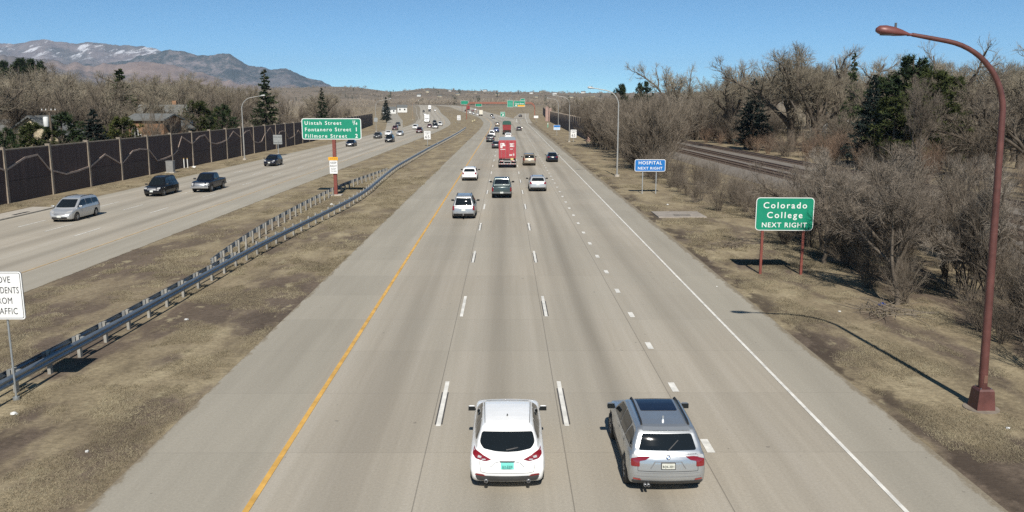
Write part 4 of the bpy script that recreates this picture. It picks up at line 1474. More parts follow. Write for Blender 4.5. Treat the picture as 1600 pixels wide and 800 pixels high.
    for k in range(14):
        a0, a1 = 2 * math.pi * k / 14, 2 * math.pi * (k + 1) / 14
        ring.append([(.062 * math.cos(a0), .868 + .05 * math.sin(a0)), (.062 * math.cos(a1), .868 + .05 * math.sin(a1)), (.052 * math.cos(a1), .868 + .041 * math.sin(a1)), (.052 * math.cos(a0), .868 + .041 * math.sin(a0))])
    ring += [[(-.05, .885), (-.042, .892), (0, .868), (0, .857)], [(0, .857), (0, .868), (.042, .892), (.05, .885)]]
    add_patch(c, t, 'badge', ring, 1, -1, mat('badge_chrome', (.33, .33, .34), .25, .9), .2, .008)
    for x0, x1 in ((-.60, -.44), (.50, .60)):
        add_patch(c, t, 'nameplate', [[(x0 + (x1 - x0) * k / 5, .742), (x0 + (x1 - x0) * (k + .7) / 5, .742), (x0 + (x1 - x0) * (k + .7) / 5, .757), (x0 + (x1 - x0) * k / 5, .757)] for k in range(5)], 1, -1, mat('badge_chrome', (.33, .33, .34)), .2, .006)
    MB().tube([(.0, -.92, 1.45), (.0, -.99, 1.50), (.0, -1.10, 1.56)], [.022, .010, .004], 8).build('antenna', trim_m, t)
white_hatch()

def silver_suv():
    c = CARS['suv']
    t = thing('suv_car', 'silver SUV with dark glass sunroof and roof rails, beside the dotted lane line', 'car', (3.70, 18.15 + 2.2, .016), 0)
    pm = paint('silver_paint', (.50, .52, .53), .75, .30)
    V, Q = c.mesh(.03)
    mesh_np('body', V, Q, pm, t, smooth=True)
    for yw in c.wheels:
        for s in (-1, 1):
            wheel(t, s * .81, yw, .36, .24, s, rim_m, 10)
    MB().box((0, 0, .34), (1.3, 3.9, .18)).build('underbody', under_m, t)
    g = add_patch(c, t, 'rear_window', rpoly([(-.675, 1.09), (.675, 1.09), (.575, 1.42), (-.575, 1.42)], .05), 1, -1, glass_m, .05)
    add_patch(c, g, 'wiper', [(-.015, 1.085), (.015, 1.085), (.26, 1.29), (.245, 1.30)], 1, -1, trim_m, .05, .014)
    add_patch(c, t, 'windscreen', rpoly([(-.70, 1.06), (.70, 1.06), (.56, 1.45), (-.56, 1.45)], .06), 1, 1, glass_m, .08)
    add_patch(c, t, 'spoiler', rpoly([(-.57, 1.47), (.57, 1.47), (.54, 1.525), (-.54, 1.525)], .03), 1, -1, pm, .06, .03)
    add_patch(c, t, 'sunroof', rpoly([(-.45, -.80), (.45, -.80), (.46, .20), (-.46, .20)], .05), 2, 1, mat('sunroof_glass', (.008, .012, .028), .08), .07, .006)
    for s in (-1, 1):
        for wn in ([(-1.86, 1.14), (-1.70, 1.38), (-1.32, 1.43), (-1.12, 1.10)], [(-1.06, 1.10), (-1.22, 1.45), (-.36, 1.47), (-.34, 1.10)], [(-.26, 1.10), (-.28, 1.47), (.32, 1.43), (.98, 1.09)]):
            add_patch(c, t, 'side_window', rpoly(wn, .05), 0, s, glass_m, .07)
        add_patch(c, t, 'window_trim', [(-1.9, 1.09), (1.02, 1.06), (1.02, 1.075), (-1.9, 1.105)], 0, s, trim_m, .09, .004)
        tl = rpoly([(.40, .975), (.52, .895), (.66, .865), (.66, .74), (.845, .74), (.85, .90), (.76, .945), (.60, .975)], .02)
        l = add_patch(c, t, 'tail_light', tl if s > 0 else mirx(tl), 1, -1, red_m, .04, .012)
        cl = rpoly([(.70, .95), (.84, .915), (.82, .99), (.70, 1.01)], .015)
        add_patch(c, l, 'clear_lens', cl if s > 0 else mirx(cl), 1, -1, clear_m, .05, .016)
        rf = rpoly([(.62, .415), (.80, .43), (.80, .465), (.64, .45)], .012)
        add_patch(c, t, 'reflector', rf if s > 0 else mirx(rf), 1, -1, mat('dull_reflector', (.30, .05, .04), .4), .06, .012)
        pts = [(s * .555, y, roof_z(c, .555, y) + (.045 if -1.5 < y < .1 else .0)) for y in np.linspace(-1.62, .22, 14)]
        MB().tube(pts, .024, 8).build('roof_rail', trim_m, t)
        mm = MB().box((s * .985, .80, 1.13), (.20, .12, .16), 0, .05).build('wing_mirror', pm, t)
        MB().box((s * .985, .738, 1.135), (.186, .012, .135), 0, .004).build('mirror_glass', glass_m, mm)
        MB().box((s * .915, .80, 1.09), (.1, .08, .05)).build('mirror_arm', trim_m, mm)
        for yy, z0, z1 in ((-1.10, .75, 1.08), (-.30, .40, 1.08), (.86, .45, 1.06)):
            add_patch(c, t, 'door_gap', [(yy - .005, z0), (yy + .005, z0), (yy + .005, z1), (yy - .005, z1)], 0, s, seam_m, .1, .002)
        for yy in (-.95, -.12):
            add_patch(c, t, 'door_handle', rpoly([(yy - .1, .91), (yy + .1, .91), (yy + .1, .95), (yy - .1, .95)], .012), 0, s, pm, .1, .022)
        add_patch(c, t, 'sill_cladding', rpoly([(-1.0, .30), (.95, .30), (.95, .43), (-1.0, .43)], .03), 0, s, mat('dark_grey_plastic', (.055, .055, .055)), .1, .010)
        hd = rpoly([(.42, .72), (.80, .74), (.80, .84), (.45, .86)], .03)
        add_patch(c, t, 'headlight', hd if s > 0 else mirx(hd), 1, 1, clear_m, .07)
    def bar(x0, x1, z0, z1):
        return [(x0, z0), (x1, z0), (x1, z1), (x0, z1)]
    add_patch(c, t, 'tailgate_gap', [bar(-.70, .70, .628, .640), bar(-.705, -.695, .64, .86), bar(.695, .705, .64, .86)], 1, -1, seam_m, .1, .003)
    add_patch(c, t, 'bumper_groove', [bar(-.78, .78, .50, .512), bar(-.80, .80, .585, .592)], 1, -1, mat('grey_shadow_gap', (.16, .16, .16)), .1, .003)
    add_patch(c, t, 'rear_valance', rpoly([(-.78, .275), (.78, .275), (.84, .40), (-.84, .40)], .04), 1, -1, mat('dark_grey_plastic', (.055, .055, .055)), .07, .010)
    rec = [[(-.42, .70), (-.40, .69), (-.30, .845), (-.32, .86)], [(-.32, .85), (.32, .85), (.32, .865), (-.32, .865)], [(.30, .845), (.40, .69), (.42, .70), (.32, .86)]]
    add_patch(c, t, 'plate_recess_edge', rec, 1, -1, mat('grey_shadow_gap', (.16, .16, .16)), .1, .004)
    fr = add_patch(c, t, 'plate_frame', rpoly(bar(-.17, .17, .685, .845), .015), 1, -1, trim_m, .2, .010)
    add_patch(c, fr, 'licence_plate', rpoly(bar(-.152, .152, .703, .83), .01), 1, -1, mat('cream_plate', (.55, .55, .48), .5), .2, .016)
    yp = min(v.co.y for v in fr.data.vertices) - .012
    text_mesh(fr, 'BQK-3D1', 0, .742, .055, mat('plate_dark_print', (.12, .13, .11), .6), yp, 'CENTER', .26, .0, name='plate_characters')
    ring, quad = [], []
    for k in range(16):
        a0, a1 = 2 * math.pi * k / 16, 2 * math.pi * (k + 1) / 16
        ring.append([(.05 * math.cos(a0), .955 + .05 * math.sin(a0)), (.05 * math.cos(a1), .955 + .05 * math.sin(a1)), (.036 * math.cos(a1), .955 + .036 * math.sin(a1)), (.036 * math.cos(a0), .955 + .036 * math.sin(a0))])
    bd = add_patch(c, t, 'badge', ring, 1, -1, trim_m, .2, .008)
    for q0, m_ in ((0, mat('badge_blue', (.05, .16, .42), .4)), (1, swhite_m), (2, mat('badge_blue', (.05, .16, .42))), (3, swhite_m)):
        pl = [(0, .955)] + [(.035 * math.cos(R(90 * q0 + 15 * k)), .955 + .035 * math.sin(R(90 * q0 + 15 * k))) for k in range(7)]
        add_patch(c, bd, 'badge_quarter', pl, 1, -1, m_, .2, .007)
    add_patch(c, t, 'nameplate', [bar(.46 + .045 * k, .49 + .045 * k, 1.0, 1.025) for k in range(5)], 1, -1, mat('badge_chrome', (.33, .33, .34)), .2, .006)
    MB().prism([(-1.36, 1.53), (-1.22, 1.53), (-1.27, 1.61), (-1.35, 1.67)], 0, -.018, .018).build('antenna_fin', pm, t)
    for x in (-.53, -.45):
        MB().lathe([(.026, -.04), (.034, -.04), (.034, .12), (.026, .12), (.024, 0), (.001, 0)], 1, (x, -2.20, .30), 14).build('exhaust_pipe', chrome_m, t)
silver_suv()

# --- the rest of the traffic, one build per kind, then copies
def generic(kind, name, label, pm, loc, rz=0.0, group=None, rear=True, extra=None, h=.05):
    c = CARS[kind]
    t = thing(name, label, 'pickup truck' if kind == 'pickup' else 'car', loc, rz, group)
    bar = lambda x0, x1, z0, z1: [(x0, z0), (x1, z0), (x1, z1), (x0, z1)]
    if kind in ('suv', 'crossover', 'bigsuv'):
        H = {'suv': 1.60, 'crossover': 1.60, 'bigsuv': 1.86}[kind]
        a = {'suv': 2.225, 'crossover': 2.25, 'bigsuv': 2.475}[kind]
        zt0 = H - .17
        finish_car(c, t, h, pm, ([(-a + .40, 1.15), (-a + .58, zt0 - .03), (-1.0, zt0), (-.98, 1.12)], [(-.92, 1.12), (-.94, zt0), (-.1, zt0 + .02), (-.08, 1.11)], [(0, 1.11), (0, zt0 + .02), (a - 1.95, zt0 - .03), (a - 1.35, 1.10)]),
                   [(-.70, 1.08), (.70, 1.08), (.56, H - .16), (-.56, H - .16)], [(-.68, 1.10), (.68, 1.10), (.56, H - .19), (-.56, H - .19)],
                   [(.60, .80), (.84, .80), (.82, 1.03), (.68, 1.01)] if kind != 'bigsuv' else [(.72, .72), (.87, .72), (.85, 1.04), (.73, 1.04)],
                   [(.48, .74), (.80, .76), (.78, .90), (.50, .88)], (.36, .24, .81), (.94, a - 1.42, 1.14, .23), bar(-.80, .80, .30, .46), bar(-.55, .55, .32, .48),
                   (bar(-.42, .42, .66, .86), chrome_m if kind == 'bigsuv' else trim_m), .74, .56, trim_m, roofrail=(.56, H - .02, -a + .68, a - 2.1, trim_m))
    elif kind == 'hatch':
        finish_car(c, t, h, pm, ([(-1.6, 1.10), (-1.42, 1.28), (-.88, 1.34), (-.86, 1.04)], [(-.8, 1.03), (-.82, 1.35), (-.04, 1.36), (.3, 1.32), (.92, 1.0)]),
                   [(-.64, 1.0), (.64, 1.0), (.54, 1.36), (-.54, 1.36)], [(-.62, 1.02), (.62, 1.02), (.60, 1.29), (-.60, 1.29)], [(.5, .8), (.86, .84), (.86, .98), (.66, .94)], [(.42, .66), (.78, .74), (.72, .80), (.45, .74)],
                   (.32, .21, .785), (.90, .70, 1.03, .20), bar(-.7, .7, .29, .40), bar(-.5, .5, .26, .40), (bar(-.36, .36, .50, .62), trim_m), .70, .45)
    elif kind == 'sedan':
        finish_car(c, t, h, pm, ([(-1.42, 1.03), (-1.02, 1.30), (-.55, 1.36), (-.5, 1.03)], [(-.42, 1.02), (-.46, 1.36), (.02, 1.36), (.32, 1.32), (.9, 1.0)]),
                   [(-.64, .99), (.64, .99), (.54, 1.33), (-.54, 1.33)], [(-.62, 1.03), (.62, 1.03), (.52, 1.31), (-.52, 1.31)], [(.46, .76), (.86, .76), (.84, .92), (.50, .90)], [(.44, .60), (.80, .64), (.76, .74), (.46, .70)],
                   (.32, .21, .785), (.90, .62, 1.0, .20), bar(-.75, .75, .27, .36), bar(-.5, .5, .26, .38), (bar(-.38, .38, .48, .62), chrome_m), .80, .44)
    elif kind == 'van':
        finish_car(c, t, h, pm, ([(-2.1, 1.17), (-1.98, 1.50), (-1.12, 1.55), (-1.10, 1.14)], [(-1.03, 1.14), (-1.05, 1.55), (-.12, 1.58), (-.10, 1.13)], [(-.02, 1.13), (-.04, 1.58), (.52, 1.54), (1.30, 1.08)]),
                   [(-.74, 1.06), (.74, 1.06), (.62, 1.60), (-.62, 1.60)], [(-.72, 1.14), (.72, 1.14), (.64, 1.56), (-.64, 1.56)], [(.72, .78), (.92, .80), (.88, 1.16), (.74, 1.14)], [(.46, .68), (.86, .76), (.82, .90), (.52, .82)],
                   (.34, .22, .83), (.95, 1.22, 1.12, .24), bar(-.8, .8, .28, .42), bar(-.58, .58, .28, .42), (bar(-.42, .42, .56, .68), chrome_m), .86, .46, roofrail=(.62, 1.76, -1.9, .2, trim_m))
    elif kind == 'pickup':
        finish_car(c, t, h, pm, ([(-.84, 1.26), (-.76, 1.70), (-.06, 1.74), (-.04, 1.24)], [(.04, 1.24), (.02, 1.74), (.48, 1.70), (.98, 1.22)]),
                   [(-.74, 1.21), (.74, 1.21), (.62, 1.76), (-.62, 1.76)], [(-.72, 1.24), (.72, 1.24), (.63, 1.72), (-.63, 1.72)], [(.80, .70), (.955, .70), (.945, 1.10), (.82, 1.10)], [(.62, .72), (.92, .74), (.90, .98), (.64, .98)],
                   (.40, .27, .84), (.98, .92, 1.30, .27), None, bar(-.6, .6, .48, .60), (bar(-.52, .52, .68, 1.0), chrome_m), None, .58, trim_m)
        add_patch(c, t, 'tailgate_gap', [bar(-.78, .78, .625, .637), bar(-.785, -.775, .63, 1.12), bar(.775, .785, .63, 1.12)], 1, -1, seam_m, .12, .003)
        MB().box((0, -2.90, .56), (1.84, .15, .18), 0, .03).build('rear_bumper', chrome_m if extra != 'painted' else mat('grey_bumper', (.10, .11, .11), .5, .3), t)
        MB().box((0, -2.985, .60), (.31, .02, .15)).build('licence_plate', plate_m, t)
        MB().box((0, 2.84, .55), (1.86, .14, .2), 0, .04).build('front_bumper', chrome_m, t)
        MB().box((0, -1.9, .80), (1.55, 1.62, .05)).build('bed_floor', trim_m, t)
    if extra == 'hitch':
        MB().box((0, -2.62, .38), (.09, .34, .09), 0, .015).cyl((0, -2.80, .36), .045, .16, 10).build('tow_hitch', chrome_m, t)
    return t
P_SILVER = paint('champagne_silver_paint', (.42, .43, .43), .6, .34)
P_WHITE = paint('white_paint', (.78, .78, .76), 0, .3)
P_NAVY = paint('navy_paint', (.007, .011, .024), .1, .25)
P_BLACK = paint('black_paint', (.010, .011, .014), .1, .25)
P_GREEN = paint('slate_green_paint', (.060, .085, .085), .3, .33)
P_TAN = paint('tan_paint', (.30, .255, .195), .4, .36)
P_GREY = paint('dark_grey_paint', (.07, .072, .078), .4, .32)
P_BLUE = paint('blue_paint', (.022, .055, .15), .2, .28)
P_MAROON = paint('maroon_paint', (.10, .016, .022), .2, .28)
P_LSILVER = paint('pale_silver_paint', (.56, .57, .57), .55, .34)
KERN = {}
def drive(kind, name, label, pm, px, py, south=False, extra=None, group=None, at=None, back=None):
    """stand a car on the road where the photograph shows the middle of its near end; copies share their kind's meshes"""
    p = at or ground_at(px, py)
    ref = cs if south else cm
    rz = math.atan2(ref(p[1] - 10) - ref(p[1] + 10), 20)
    half = -min(q[0] for q in CARS[kind].body) if not south else max(q[0] for q in CARS[kind].body)
    d = Vector((-math.sin(rz), math.cos(rz), 0)) * (half - .4 - .006 * min(p[1], 150))
    loc = Vector(p) + d + Vector((0, 0, .016))
    loc.z = zt(loc.y) + .016
    rz2 = rz + (math.pi if south else 0)
    grp = group or ('cars coming down the left carriageway' if south else 'cars driving away on the main carriageway')
    far = p[1] > 105
    key = (kind, extra, far)
    if key not in KERN:
        t = generic(kind, name, label, pm, loc, rz2, grp, extra=extra, h=.045 if not far else .06)
        KERN[key] = (t, pm)
        KIDS[t.name] = children_of(t)
        for ch in KIDS[t.name]:
            KIDS[ch.name] = [c for c in COL.objects if c.parent == ch] or None
        return t
    src, pm0 = KERN[key]
    t = copy_tree(src)
    t.name = name
    t.location, t.rotation_euler = loc, (0, 0, rz2)
    tag(t, label, None, grp)
    for ch in [c for c in COL.objects if c.parent == t]:
        if ch.data.materials and ch.data.materials[0] == pm0:
            ch.material_slots[0].link = 'OBJECT'
            ch.material_slots[0].material = pm
    return t
drive('bigsuv', 'suv_car', 'silver grey SUV with tow hitch in the left lane beside the yellow line', P_SILVER, 725, 341, extra='hitch')
drive('pickup', 'pickup_truck', 'slate green pickup truck in the second lane behind the red container truck', P_GREEN, 784, 309, extra='painted')
drive('crossover', 'crossover_car', 'silver crossover with red tail lights in the third lane', P_LSILVER, 840, 298.5)
drive('crossover', 'crossover_car', 'white crossover straddling the yellow line, ahead of the silver grey SUV', P_WHITE, 734, 282)
drive('van', 'minivan', 'tan van with upright tail right of the red container truck', P_TAN, 827, 258.5)
drive('sedan', 'sedan_car', 'dark navy sedan alone in the right lane', P_NAVY, 863, 253)
drive('sedan', 'sedan_car', 'dark car half hidden by the left edge of the red container truck', P_GREY, 775, 232)
drive('pickup', 'pickup_truck', 'dark grey pickup in the left lane behind a white SUV', P_GREY, 766, 222, extra='painted')
drive('bigsuv', 'suv_car', 'white SUV between the dark grey pickup and the blue car', P_WHITE, 769, 214)
drive('suv', 'suv_car', 'blue SUV just ahead of the white SUV in the left lane', P_BLUE, 775.5, 207)
drive('van', 'minivan', 'pale tan van ahead of the blue SUV where the road bends', P_TAN, 777, 197.5)
drive('suv', 'suv_car', 'white SUV squeezed between the red container truck and the green topped truck', P_WHITE, 794, 217)
drive('sedan', 'sedan_car', 'grey sedan right of the green topped truck', P_GREY, 811, 204.5)
drive('suv', 'suv_car', 'small dark car far up the exit ramp under the yellow sign panel', P_BLACK, 813, 183)
drive('sedan', 'sedan_car', 'white car on the bend right behind a dark car', P_WHITE, 771, 185.5)
drive('crossover', 'crossover_car', 'dark car on the bend just ahead of a white car', P_BLACK, 768.5, 182)
drive('sedan', 'sedan_car', 'white car following the white box truck on the bend', P_WHITE, 746, 181)
drive('sedan', 'sedan_car', 'pale car second behind the white box truck at the bend', P_LSILVER, 740, 178.8)
drive('van', 'minivan', 'white van left of the white box truck on the far bend', P_WHITE, 734.5, 177.5)
drive('crossover', 'crossover_car', 'maroon car beside the white box truck on the far bend', P_MAROON, 738.5, 174.5)
drive('sedan', 'sedan_car', 'dark car at the outer edge of the far bend', P_BLACK, 728, 174)
drive('van', 'minivan', 'white van in front of the red lorry at the far bend', P_WHITE, 743, 172.5)
S = True
drive('van', 'minivan', 'pale silver minivan coming along the left carriageway, nearest the camera there', P_LSILVER, 101, 346, S)
drive('bigsuv', 'suv_car', 'black SUV with chrome grille between the silver minivan and the blue pickup', P_BLACK, 243, 306.5, S)
drive('pickup', 'pickup_truck', 'dark blue pickup with chrome grille coming down the left carriageway', P_NAVY, 317, 300, S)
drive('suv', 'suv_car', 'dark blue SUV passing the back of a square sign on the left carriageway', P_NAVY, 424, 259.5, S)
drive('sedan', 'sedan_car', 'dark car just below the green street list sign on the left carriageway', P_NAVY, 547.5, 229, S)
drive('crossover', 'crossover_car', 'dark grey crossover in front of the far left lamp pole', P_GREY, 589.5, 216.5, S)
drive('bigsuv', 'suv_car', 'black SUV with bright grille right of the dark grey crossover', P_BLACK, 608, 222.5, S)
drive('sedan', 'sedan_car', 'white car partly behind the black SUV on the left carriageway', P_WHITE, 606.5, 212, S)
drive('sedan', 'sedan_car', 'pale silver sedan right of the black SUV on the left carriageway', P_LSILVER, 624.5, 212, S)
drive('crossover', 'crossover_car', 'maroon and silver car at the foot of the left ramp', P_MAROON, 617, 203.5, S)
drive('suv', 'suv_car', 'dark car coming down the left ramp behind the maroon car', P_GREY, 621.5, 197, S)
drive('bigsuv', 'suv_car', 'tall dark SUV in front of a white van on the left carriageway', P_MAROON, 655, 208, S)
drive('van', 'minivan', 'white van half hidden behind a tall dark SUV', P_WHITE, 648.5, 202, S)
drive('sedan', 'sedan_car', 'red car left of a dark pickup on the far left carriageway', P_MAROON, 671, 199.5, S)
drive('pickup', 'pickup_truck', 'dark pickup between the red car and a white SUV, far left carriageway', P_BLACK, 680, 200.8, S)
drive('bigsuv', 'suv_car', 'dark SUV right behind the dark pickup on the far left carriageway', P_BLACK, 679, 194.5, S)
drive('bigsuv', 'suv_car', 'white SUV with dark grille, rightmost of the far left carriageway', P_WHITE, 687.5, 197, S)
drive('sedan', 'sedan_car', 'white car just behind the white box truck on the left carriageway', P_WHITE, 664, 180, S)
drive('suv', 'suv_car', 'dark SUV at the far crest of the left carriageway', P_BLACK, 662, 175.5, S)
drive('crossover', 'crossover_car', 'dark crossover with white front at the far crest of the left carriageway', P_GREY, 671, 174.5, S)
drive('sedan', 'sedan_car', 'white car far right at the crest of the left carriageway', P_WHITE, 680, 173.5, S)
drive('sedan', 'sedan_car', 'white car parked beside the top of the left ramp', P_WHITE, 606, 176, S)

# --- trucks
steel_m = mat('chassis_black', (.025, .024, .023), .7, .2, .2)
def truck_wheels(t, ys, w_=1.06, r=.50):
    for y in ys:
        for s in (-1, 1):
            wheel(t, s * w_, y, r, .46, s, mat('truck_rim', (.40, .40, .39), .5, .4), 8)
def lorry_cab(t, y, m, H=2.9, W=1.2):
    p = [(y, .55), (y, H - .3), (y + .25, H), (y + 1.3, H), (y + 1.7, H - .45), (y + 1.85, 1.75), (y + 2.9, 1.6), (y + 3.05, 1.35), (y + 3.05, .5)]
    MB().prism(rpoly(p, .1), 0, -W, W).build('cab', m, t)
    MB().prism([(y + 1.42, H - .30), (y + 1.74, H - .42), (y + 1.90, 1.82), (y + 1.87, 1.80)], 0, -W + .15, W - .15).build('windscreen', glass_m, t)
    for s in (-1, 1):
        MB().prism([(y + .6, 1.7), (y + .6, H - .45), (y + 1.4, H - .5), (y + 1.7, 1.7)], 0, s * W, s * (W + .012)).build('side_window', glass_m, t)
        MB().box((s * .78, y + 3.06, 1.1), (.34, .06, .26), 0, .03).build('headlight', clear_m, t)
    MB().box((0, y + 3.06, 1.15), (.95, .05, .7), 0, .02).build('grille', chrome_m, t)
    MB().box((0, y + 3.05, .62), (2 * W - .1, .2, .35), 0, .05).build('bumper', chrome_m, t)
p = ground_at(793, 263)
t = thing('container_truck', 'semi trailer truck hauling a red shipping container in the second lane', 'truck', (p[0] - .02, p[1], .016), 0)
redc = mat('container_red', (.36, .045, .055), .55, 0, .14, 1.2)
L = 12.19
m = MB().box((0, .3 + L / 2, 2.66), (2.44, L, 2.59), 0, .02)
for k in range(40):
    for s in (-1, 1):
        m.box((s * 1.228, .6 + k * .295, 2.66), (.03, .14, 2.3))
cont = m.build('container', redc, t)
MB().box((0, .3 + L / 2, 3.962), (2.40, L - .06, .012)).build('container_roof', mat('container_roof_grey', (.36, .40, .42), .6, .2, .1), t)
for s in (-1, 1):
    d = MB().box((s * .60, .285, 2.66), (1.13, .04, 2.36), 0, .012)
    d = d.build('door', redc, t)
    mb = MB()
    for x in (.28, .86):
        mb.tube([(s * x, .24, 1.5), (s * x, .24, 3.85)], .025, 6)
        mb.box((s * x, .235, 2.1), (.10, .03, .05))
    mb.build('lock_bar', mat('lock_bar_steel', (.42, .26, .25), .5, .4), d)
wm_ = mat('container_print', (.72, .70, .68), .6)
mk = MB()
mk.prism([(-.98, 2.85), (-.98, 3.55), (-.42, 3.55), (-.42, 3.32), (-.30, 3.32), (-.30, 3.12), (-.70, 3.12), (-.70, 2.85)], 1, .250, .258)
mk.build('logo_print', wm_, t)
mk = MB().box((-.78, .249, 3.33), (.16, .004, .12))
mk.build('logo_counter', redc, t)
mk = MB()
for x0, x1, z, h in ((.34, .98, 3.44, .16), (.42, .74, 3.30, .08), (.38, .98, 3.12, .22), (.40, .78, 2.70, .10), (-.98, -.22, 2.66, .11), (.28, .66, 1.86, .20), (.78, 1.02, 1.92, .28)):
    n_ = max(1, int((x1 - x0) / .13))
    for k in range(n_):
        a = x0 + (x1 - x0) * k / n_
        mk.box((a + (x1 - x0) / n_ * .42, .254, z), ((x1 - x0) / n_ * .8, .008, h))
mk.build('lettering', wm_, t)
MB().box((-.5, .6 + 6, 1.12), (.14, 12, .34)).box((.5, .6 + 6, 1.12), (.14, 12, .34)).box((0, .42, 1.16), (2.44, .22, .30), 0, .02).build('chassis', steel_m, t)
MB().box((0, .30, .98), (2.3, .06, .20)).build('rear_sill', mat('sill_grey', (.30, .29, .28), .6, .3), t)
MB().box((0, .28, .60), (2.46, .10, .14), 0, .01).box((-.5, .33, .80), (.1, .1, .4)).box((.5, .33, .80), (.1, .1, .4)).build('underrun_bar', mat('bar_grey', (.44, .43, .41), .5, .3), t)
mk = MB()
for k in range(6):
    mk.box((-1.02 + k * .41, .226, .60), (.20, .008, .07))
mk.build('reflective_tape', mat('tape_red', (.40, .03, .03), .5), t)
for s in (-1, 1):
    MB().box((s * .82, .24, .98), (.45, .05, .13), 0, .01).build('tail_light', red_m, t)
    MB().box((s * .92, .55, .58), (.60, .02, .62)).build('mud_flap', tyre_m, t)
MB().box((.66, .245, 1.28), (.42, .03, .30), 0, .01).build('yellow_placard', mat('placard', (.62, .50, .20), .5), t)
truck_wheels(t, (1.5, 2.75, 11.3, 12.4, 16.2))
lorry_cab(t, 13.2, mat('truck_cab_blue', (.03, .05, .12), .35, .1, coat=.5), 3.3)
MB().box((0, 13.8, .85), (1.0, 6.0, .3)).build('tractor_frame', steel_m, t)

p = ground_at(792, 210.5)
t = thing('dump_truck', 'red bodied truck with a dark green cover on top, ahead of the container truck', 'truck', (p[0], p[1], .016), 0)
MB().prism(rpoly([(-1.2, 1.35), (1.2, 1.35), (1.28, 2.95), (-1.28, 2.95)], .06), 1, .1, 7.0).build('load_body', mat('truck_body_red', (.24, .030, .030), .5, 0, .15), t)
MB().prism([(-1.32, 2.95), (1.32, 2.95), (1.25, 3.75), (.5, 3.95), (-.5, 3.95), (-1.25, 3.75)], 1, .05, 7.05).build('cover', mat('tarp_green', (.025, .085, .065), .8, 0, .2), t)
mk = MB()
for x in (-1.1, -.4, .4, 1.1):
    mk.box((x, .07, 2.15), (.10, .08, 1.5))
mk.build('tailgate_ribs', mat('truck_body_red', (.24, .030, .030)), t)
MB().box((0, 3.6, 1.08), (1.1, 7.2, .42)).box((0, .12, .85), (2.3, .12, .75)).build('chassis', steel_m, t)
for s in (-1, 1):
    MB().box((s * .9, .05, .95), (.3, .05, .14)).build('tail_light', red_m, t)
truck_wheels(t, (1.2, 2.5, 8.6))
lorry_cab(t, 7.2, mat('truck_cab_green', (.03, .08, .06), .4), 3.0)

def box_truck(label, px, py, south, H, cab_m, L=6.5, cargo=None, at=None):
    p = at or ground_at(px, py)
    ref = cs if south else cm
    rz = math.atan2(ref(p[1] - 10) - ref(p[1] + 10), 20)
    t = thing('box_truck', label, 'truck', p, rz + (math.pi if south else 0), 'box trucks on the motorway')
    y0 = 0 if not south else -L - 3
    cm_ = cargo or mat('truck_box_white', (.78, .78, .76), .5, 0, .04)
    MB().box((0, y0 + L / 2, .95 + (H - .95) / 2), (2.45, L, H - .95), 0, .04).build('cargo_box', cm_, t)
    MB().box((0, y0 - .012, .98 + (H - .98) / 2), (2.2, .02, H - 1.25)).build('rear_door', cm_, t)
    MB().box((0, y0 + (L + 2) / 2, .78), (1.0, L + 2, .3)).box((0, y0 + .05, .6), (2.2, .1, .12)).build('chassis', steel_m, t)
    for s in (-1, 1):
        MB().box((s * 1.0, y0 - .02, .88), (.25, .05, .12)).build('tail_light', red_m, t)
    truck_wheels(t, (y0 + 1.5, y0 + L + 1.7), 1.0, .44)
    lorry_cab(t, y0 + L + .1, cab_m, 2.45, 1.05)
    return t
cw = mat('cab_white', (.76, .76, .75), .35, 0, .04, coat=.5)
box_truck('cream white box truck driving round the far bend', 751.5, 181.0, False, 4.0, cw, cargo=mat('truck_box_cream', (.66, .62, .52), .5, 0, .05))
box_truck('white box truck coming towards the camera behind the dark SUV', 667, 191.5, True, 3.8, cw)
box_truck('white lorry at the far crest of the left carriageway', 671.5, 171.5, True, 3.9, cw)
box_truck('red lorry at the outside of the far bend', 732, 172, False, 3.8, mat('cab_red', (.30, .03, .035), .4), cargo=mat('truck_body_red', (.24, .03, .03)))
# ------------------------------------------------------------------ trees and brush
def norm(v):
    return v / np.maximum(np.linalg.norm(v, axis=-1, keepdims=True), 1e-9)
def shoots(g, par, rad, n, t0, ang, length, K, up, wig, rr, taper=.35, t1=1.0, shrink=.55):
    """n children along every parent branch; par (N,K,3), rad (N,K)"""
    Np, Kp, _ = par.shape
    t = (np.arange(n)[None, :] + g.random((Np, n))) / n
    t = t0 + (t1 - t0) * t
    f = t * (Kp - 1)
    i = np.clip(f.astype(int), 0, Kp - 2)
    w_ = (f - i)[..., None]
    r_ = np.arange(Np)[:, None]
    p0 = par[r_, i] * (1 - w_) + par[r_, i + 1] * w_
    tan = norm(par[r_, i + 1] - par[r_, i])
    r0 = rad[r_, i] * (1 - w_[..., 0]) + rad[r_, i + 1] * w_[..., 0]
    q = norm(g.normal(size=tan.shape))
    q = norm(q - tan * (q * tan).sum(-1, keepdims=True))
    a = g.uniform(ang[0], ang[1], t.shape)[..., None]
    d = norm(tan * np.cos(a) + q * np.sin(a))
    ln = (length(t, par, r_) if callable(length) else length) * g.uniform(.7, 1.25, t.shape) * (1 - shrink * np.clip((t - t0) / max(t1 - t0, 1e-6), 0, 1))
    pts = [p0]
    for k in range(K - 1):
        d = norm(d + np.array([0, 0, up]) + g.normal(size=d.shape) * wig)
        pts.append(pts[-1] + d * (ln / (K - 1))[..., None])
    P = np.stack(pts, 2).reshape(-1, K, 3)
    rb = np.minimum(r0 * .8, rr * ln).reshape(-1, 1)
    return P, rb * np.linspace(1, taper, K)[None, :]
